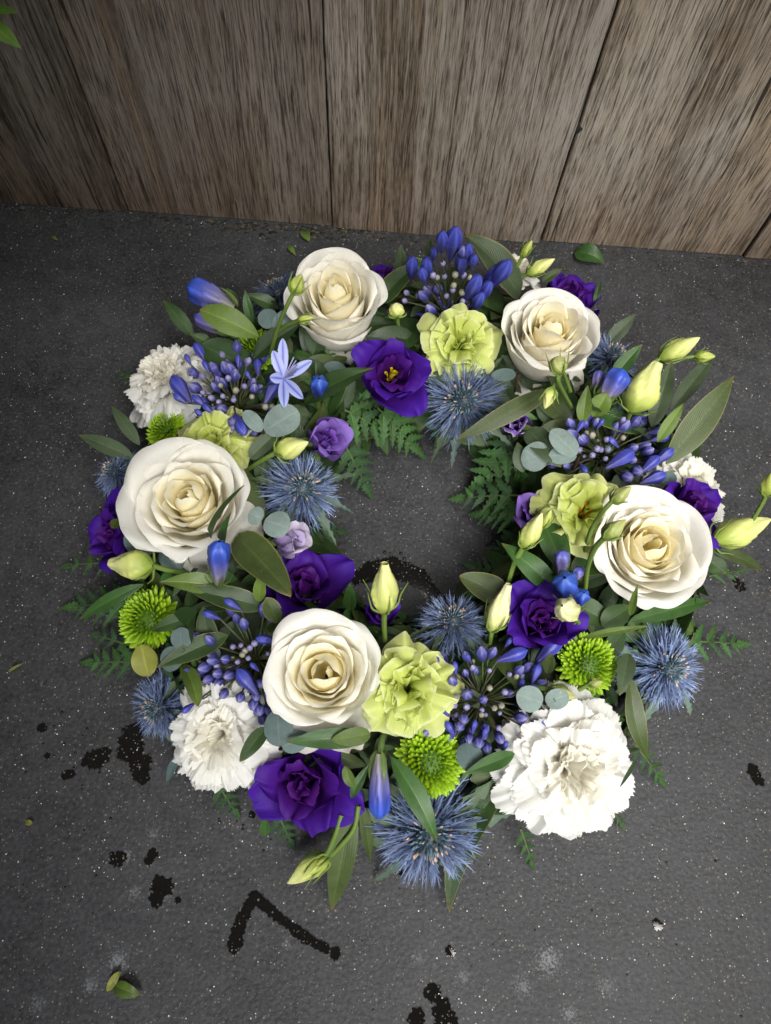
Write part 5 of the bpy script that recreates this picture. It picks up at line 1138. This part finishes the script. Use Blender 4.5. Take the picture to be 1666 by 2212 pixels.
# ---------------------------------------------------------------- fern fronds
FERN = [leaf_mesh((1, 0, 0), 0.62, 'fern', LEAFC[c], 'fern', 0.03, 0, 0.25, 0.03, 0.55, 5, 7, 31, seed=k) for k, c in enumerate(('fern', 'fern', 'fernd', 'green'))]
def fern(label, b, t_, w, seed, pairs=6, dark=False):
    rng = random.Random(seed); B = at(*b); T = at(*t_); d = T - B; L = float(np.linalg.norm(d)); D = d / L
    upv = nrm(np.array([0, 0, 1.0]) + 0.4 * nrm(CAM - B)); S = nrm(np.cross(D, upv)); N_ = np.cross(S, D)
    t = thing('fern_frond', label, 'fern', frame((0, 0, 1), B), 'fern fronds'); W = w * px2m(B) / 2 * 1.15
    bow = [np.zeros(3), d * 0.5 + N_ * L * 0.06, d]
    obj('stem', tube_mesh('stem', bow, 0.0009, 0.0004, 'stem', (0.06, 0.10, 0.025), 5, 5), t)
    pairs = max(3, pairs - 2)
    for i in range(pairs):
        s = 0.12 + 0.82 * i / pairs; p = d * s + N_ * L * 0.06 * 4 * s * (1 - s)
        for sg in (-1, 1):
            ll = W * (1.0 - 0.62 * s) * rng.uniform(0.95, 1.2) * 1.25
            xd = nrm(D * 0.75 + S * sg * 0.85 + N_ * rng.uniform(-0.15, 0.1)); zd = nrm(N_ - xd * np.dot(N_, xd)); yd = np.cross(zd, xd)
            m = Matrix([xd * ll, yd * ll * 0.95, zd * ll]).transposed().to_4x4(); m.translation = Vector(p)
            obj('leaflet', FERN[2 if dark else rng.randrange(4)], t, m)
    m = Matrix([D * W * 1.0, np.cross(N_, D) * W * 1.0, N_ * W]).transposed().to_4x4(); m.translation = Vector(d * 0.88); obj('leaflet', FERN[2 if dark else 0], t, m)
fern('fern frond on the floor left of the purple flower at far left', (250, 1215, .030), (140, 1224, .006), 60, 1, 5)
fern('fern frond pointing left above the narrow green leaf', (290, 1300, .030), (155, 1312, .010), 95, 2, 6)
fern('fern frond left of the yellow-olive leaf', (300, 1430, .025), (190, 1432, .006), 80, 3, 6)
fern('fern tip left of the far left pompon', (285, 1395, .022), (205, 1372, .008), 60, 4, 5, True)
fern('fern frond hanging into the hole below the open purple flower', (815, 880, .055), (898, 970, .016), 100, 5, 6)
fern('fern leaflets behind the inner top of the hole', (745, 885, .060), (830, 935, .035), 100, 6, 5)
fern('drooping fern frond right of the inner left thistle', (745, 960, .048), (792, 1055, .010), 90, 7, 6, True)
fern('fern tip below the inner left thistle', (665, 1140, .040), (738, 1150, .015), 70, 8, 5, True)
fern('bright fern frond under the small purple bud', (1130, 950, .055), (1035, 1042, .020), 110, 9, 6)
fern('fern frond reaching left from the half closed purple flower', (1120, 1070, .045), (992, 1078, .012), 90, 10, 6)
fern('fern frond below the one reaching into the hole', (1130, 1110, .045), (1035, 1112, .014), 85, 11, 6)
fern('dark fern frond on the inner right below the glossy leaf', (1105, 1250, .035), (1018, 1222, .018), 70, 12, 6, True)
fern('dark fern mass on the inner right side', (1130, 1170, .042), (1075, 1190, .020), 80, 13, 5, True)
fern('fern frond pointing right beside the right thistle', (1480, 1385, .030), (1605, 1392, .006), 85, 14, 6)
fern('fern tip right of the right rose', (1530, 1245, .030), (1608, 1232, .012), 50, 15, 5)
fern('fern tip beside the right carnation by the big olive leaf', (1470, 985, .045), (1530, 925, .040), 50, 16, 5)
fern('dark fern tip right of the largest carnation', (1365, 1600, .030), (1432, 1692, .006), 60, 17, 6)
fern('fern tip below the largest carnation', (1125, 1790, .022), (1150, 1868, .005), 50, 18, 5)
fern('fern tip peeping under the right side of the largest carnation', (1310, 1730, .020), (1345, 1785, .006), 40, 19, 4)
fern('fern tip under the left carnation', (470, 1690, .025), (510, 1755, .006), 60, 20, 5, True)
fern('dark fern tip under the large purple flower', (600, 1755, .025), (630, 1820, .006), 60, 21, 5, True)
fern('fern leaf right of the hanging gentian by the thistle', (1010, 1760, .040), (1050, 1700, .045), 60, 22, 5, True)
fern('fern sprig above the upper left carnation', (470, 790, .055), (435, 740, .060), 60, 23, 5, True)
fern('fern tip far left beside the upper left carnation', (300, 820, .030), (258, 808, .012), 40, 24, 4)

# ---------------------------------------------------------------- loose leaf scraps on the floor, leaf at the wall
def scrap(label, b, t_, w, c, kind='lance', arch=0.12, mat='gloss'):
    leaf(b[0], b[1], b[2], t_[0], t_[1], t_[2], w, c, label, kind, mat, arch=arch, cat='leaf', name='fallen_leaf', group='fallen leaf scraps')
scrap('bright green leaf scrap lying at the bottom left', (248, 2128, .002), (305, 2150, .003), 30, 'lite', 'ovate')
scrap('pale withered petal scrap above the bottom left leaf', (232, 2142, .002), (258, 2098, .003), 18, 'yel', 'obov')
scrap('crumpled green leaf lying against the wall at right', (1242, 545, .003), (1305, 568, .004), 42, 'green', 'ovate', 0.15)
scrap('small green leaf lying near the wall above the top left rose', (656, 500, .002), (668, 522, .003), 20, 'lite', 'ovate')
scrap('tiny green scrap left of the top left rose', (622, 532, .002), (640, 552, .003), 12, 'lite', 'lance')
scrap('tiny pale green scrap on the dark floor at far left', (112, 512, .002), (126, 520, .002), 7, 'lite', 'ovate')
scrap('tiny yellow scrap on the floor at lower left', (56, 1774, .001), (70, 1780, .002), 12, 'yel', 'round')
scrap('tiny dry twig scrap on the far left floor', (18, 1452, .001), (52, 1432, .003), 7, 'yel', 'lance')
hp = at_y(-30, 40, 0.30)
hang = thing('overhanging_plant', 'bright green leaf tips hanging into the top left corner', 'plant', frame((0, 0, 1), hp))
for (bx, by, tx, ty, w) in ((-30, 40, 48, 106, 38), (-25, 15, 42, 26, 22)):
    b = at_y(bx, by, 0.30); q = at_y(tx, ty, 0.285)
    me = leaf_mesh(q - b, w * px2m(b), 'lance', (0.07, 0.13, 0.02), 'gloss', 0.06, 0, 0.2, seed=bx + 90, up=nrm(CAM - b)); o = obj('leaf', me, hang); o.location = b - hp
obj('stem', tube_mesh('stem', [(0, 0, 0), (-0.02, 0.0, 0.05), (-0.03, 0.01, 0.14)], 0.0018, 0.002, 'stem', (0.07, 0.11, 0.03)), hang)

rg = random.Random(77); V = []; Fc = []; Cc = []
for i in range(420):
    x = rg.uniform(-0.50, 0.42); 
    if rg.random() < 0.45: x = rg.gauss(-0.14, 0.07)
    y = WALL_Y - abs(rg.gauss(0, 0.007)) - 0.001; s = rg.uniform(0.0006, 0.0024) * (1.5 if rg.random() < 0.1 else 1); a0 = len(V)
    c = rg.choice([(0.020, 0.013, 0.008), (0.012, 0.016, 0.008), (0.035, 0.024, 0.014), (0.010, 0.010, 0.009), (0.07, 0.055, 0.035), (0.014, 0.026, 0.018)])
    for j in range(5):
        a = j * 1.2566 + rg.uniform(-0.3, 0.3); V.append((x + s * math.cos(a) * rg.uniform(0.7, 1.8), y + s * math.sin(a) * 0.8, 0.0003))
    V.append((x, y, 0.0003 + s * rg.uniform(0.4, 1.0)))
    for j in range(5): Fc.append((a0 + j, a0 + (j + 1) % 5, a0 + 5))
    Cc += [c] * 6
me = mesh_np('debris', np.array(V), Fc, np.array(Cc), np.zeros((len(V), 2)), 'stem')
tag(obj('debris', me), 'fine dark crumbs of dirt along the foot of the plank wall', 'dirt', kind='stuff')
kq = at_y(1247, 282, WALL_Y); V = [(0, -0.0002, 0)]; Fc = []
for j in range(14):
    a = j * 2 * PI / 14; rr = rg.uniform(0.0032, 0.0062); V.append((rr * math.cos(a), 0.0018, rr * math.sin(a) * 1.2))
for j in range(14): Fc.append((0, 1 + j, 1 + (j + 1) % 14))
o = obj('knot', mesh_np('knot', np.array(V), Fc, np.ones((15, 3)), np.zeros((15, 2)), 'dark'), wall); o.location = (kq[0], kq[1] - WALL_Y + 0.0005, kq[2])
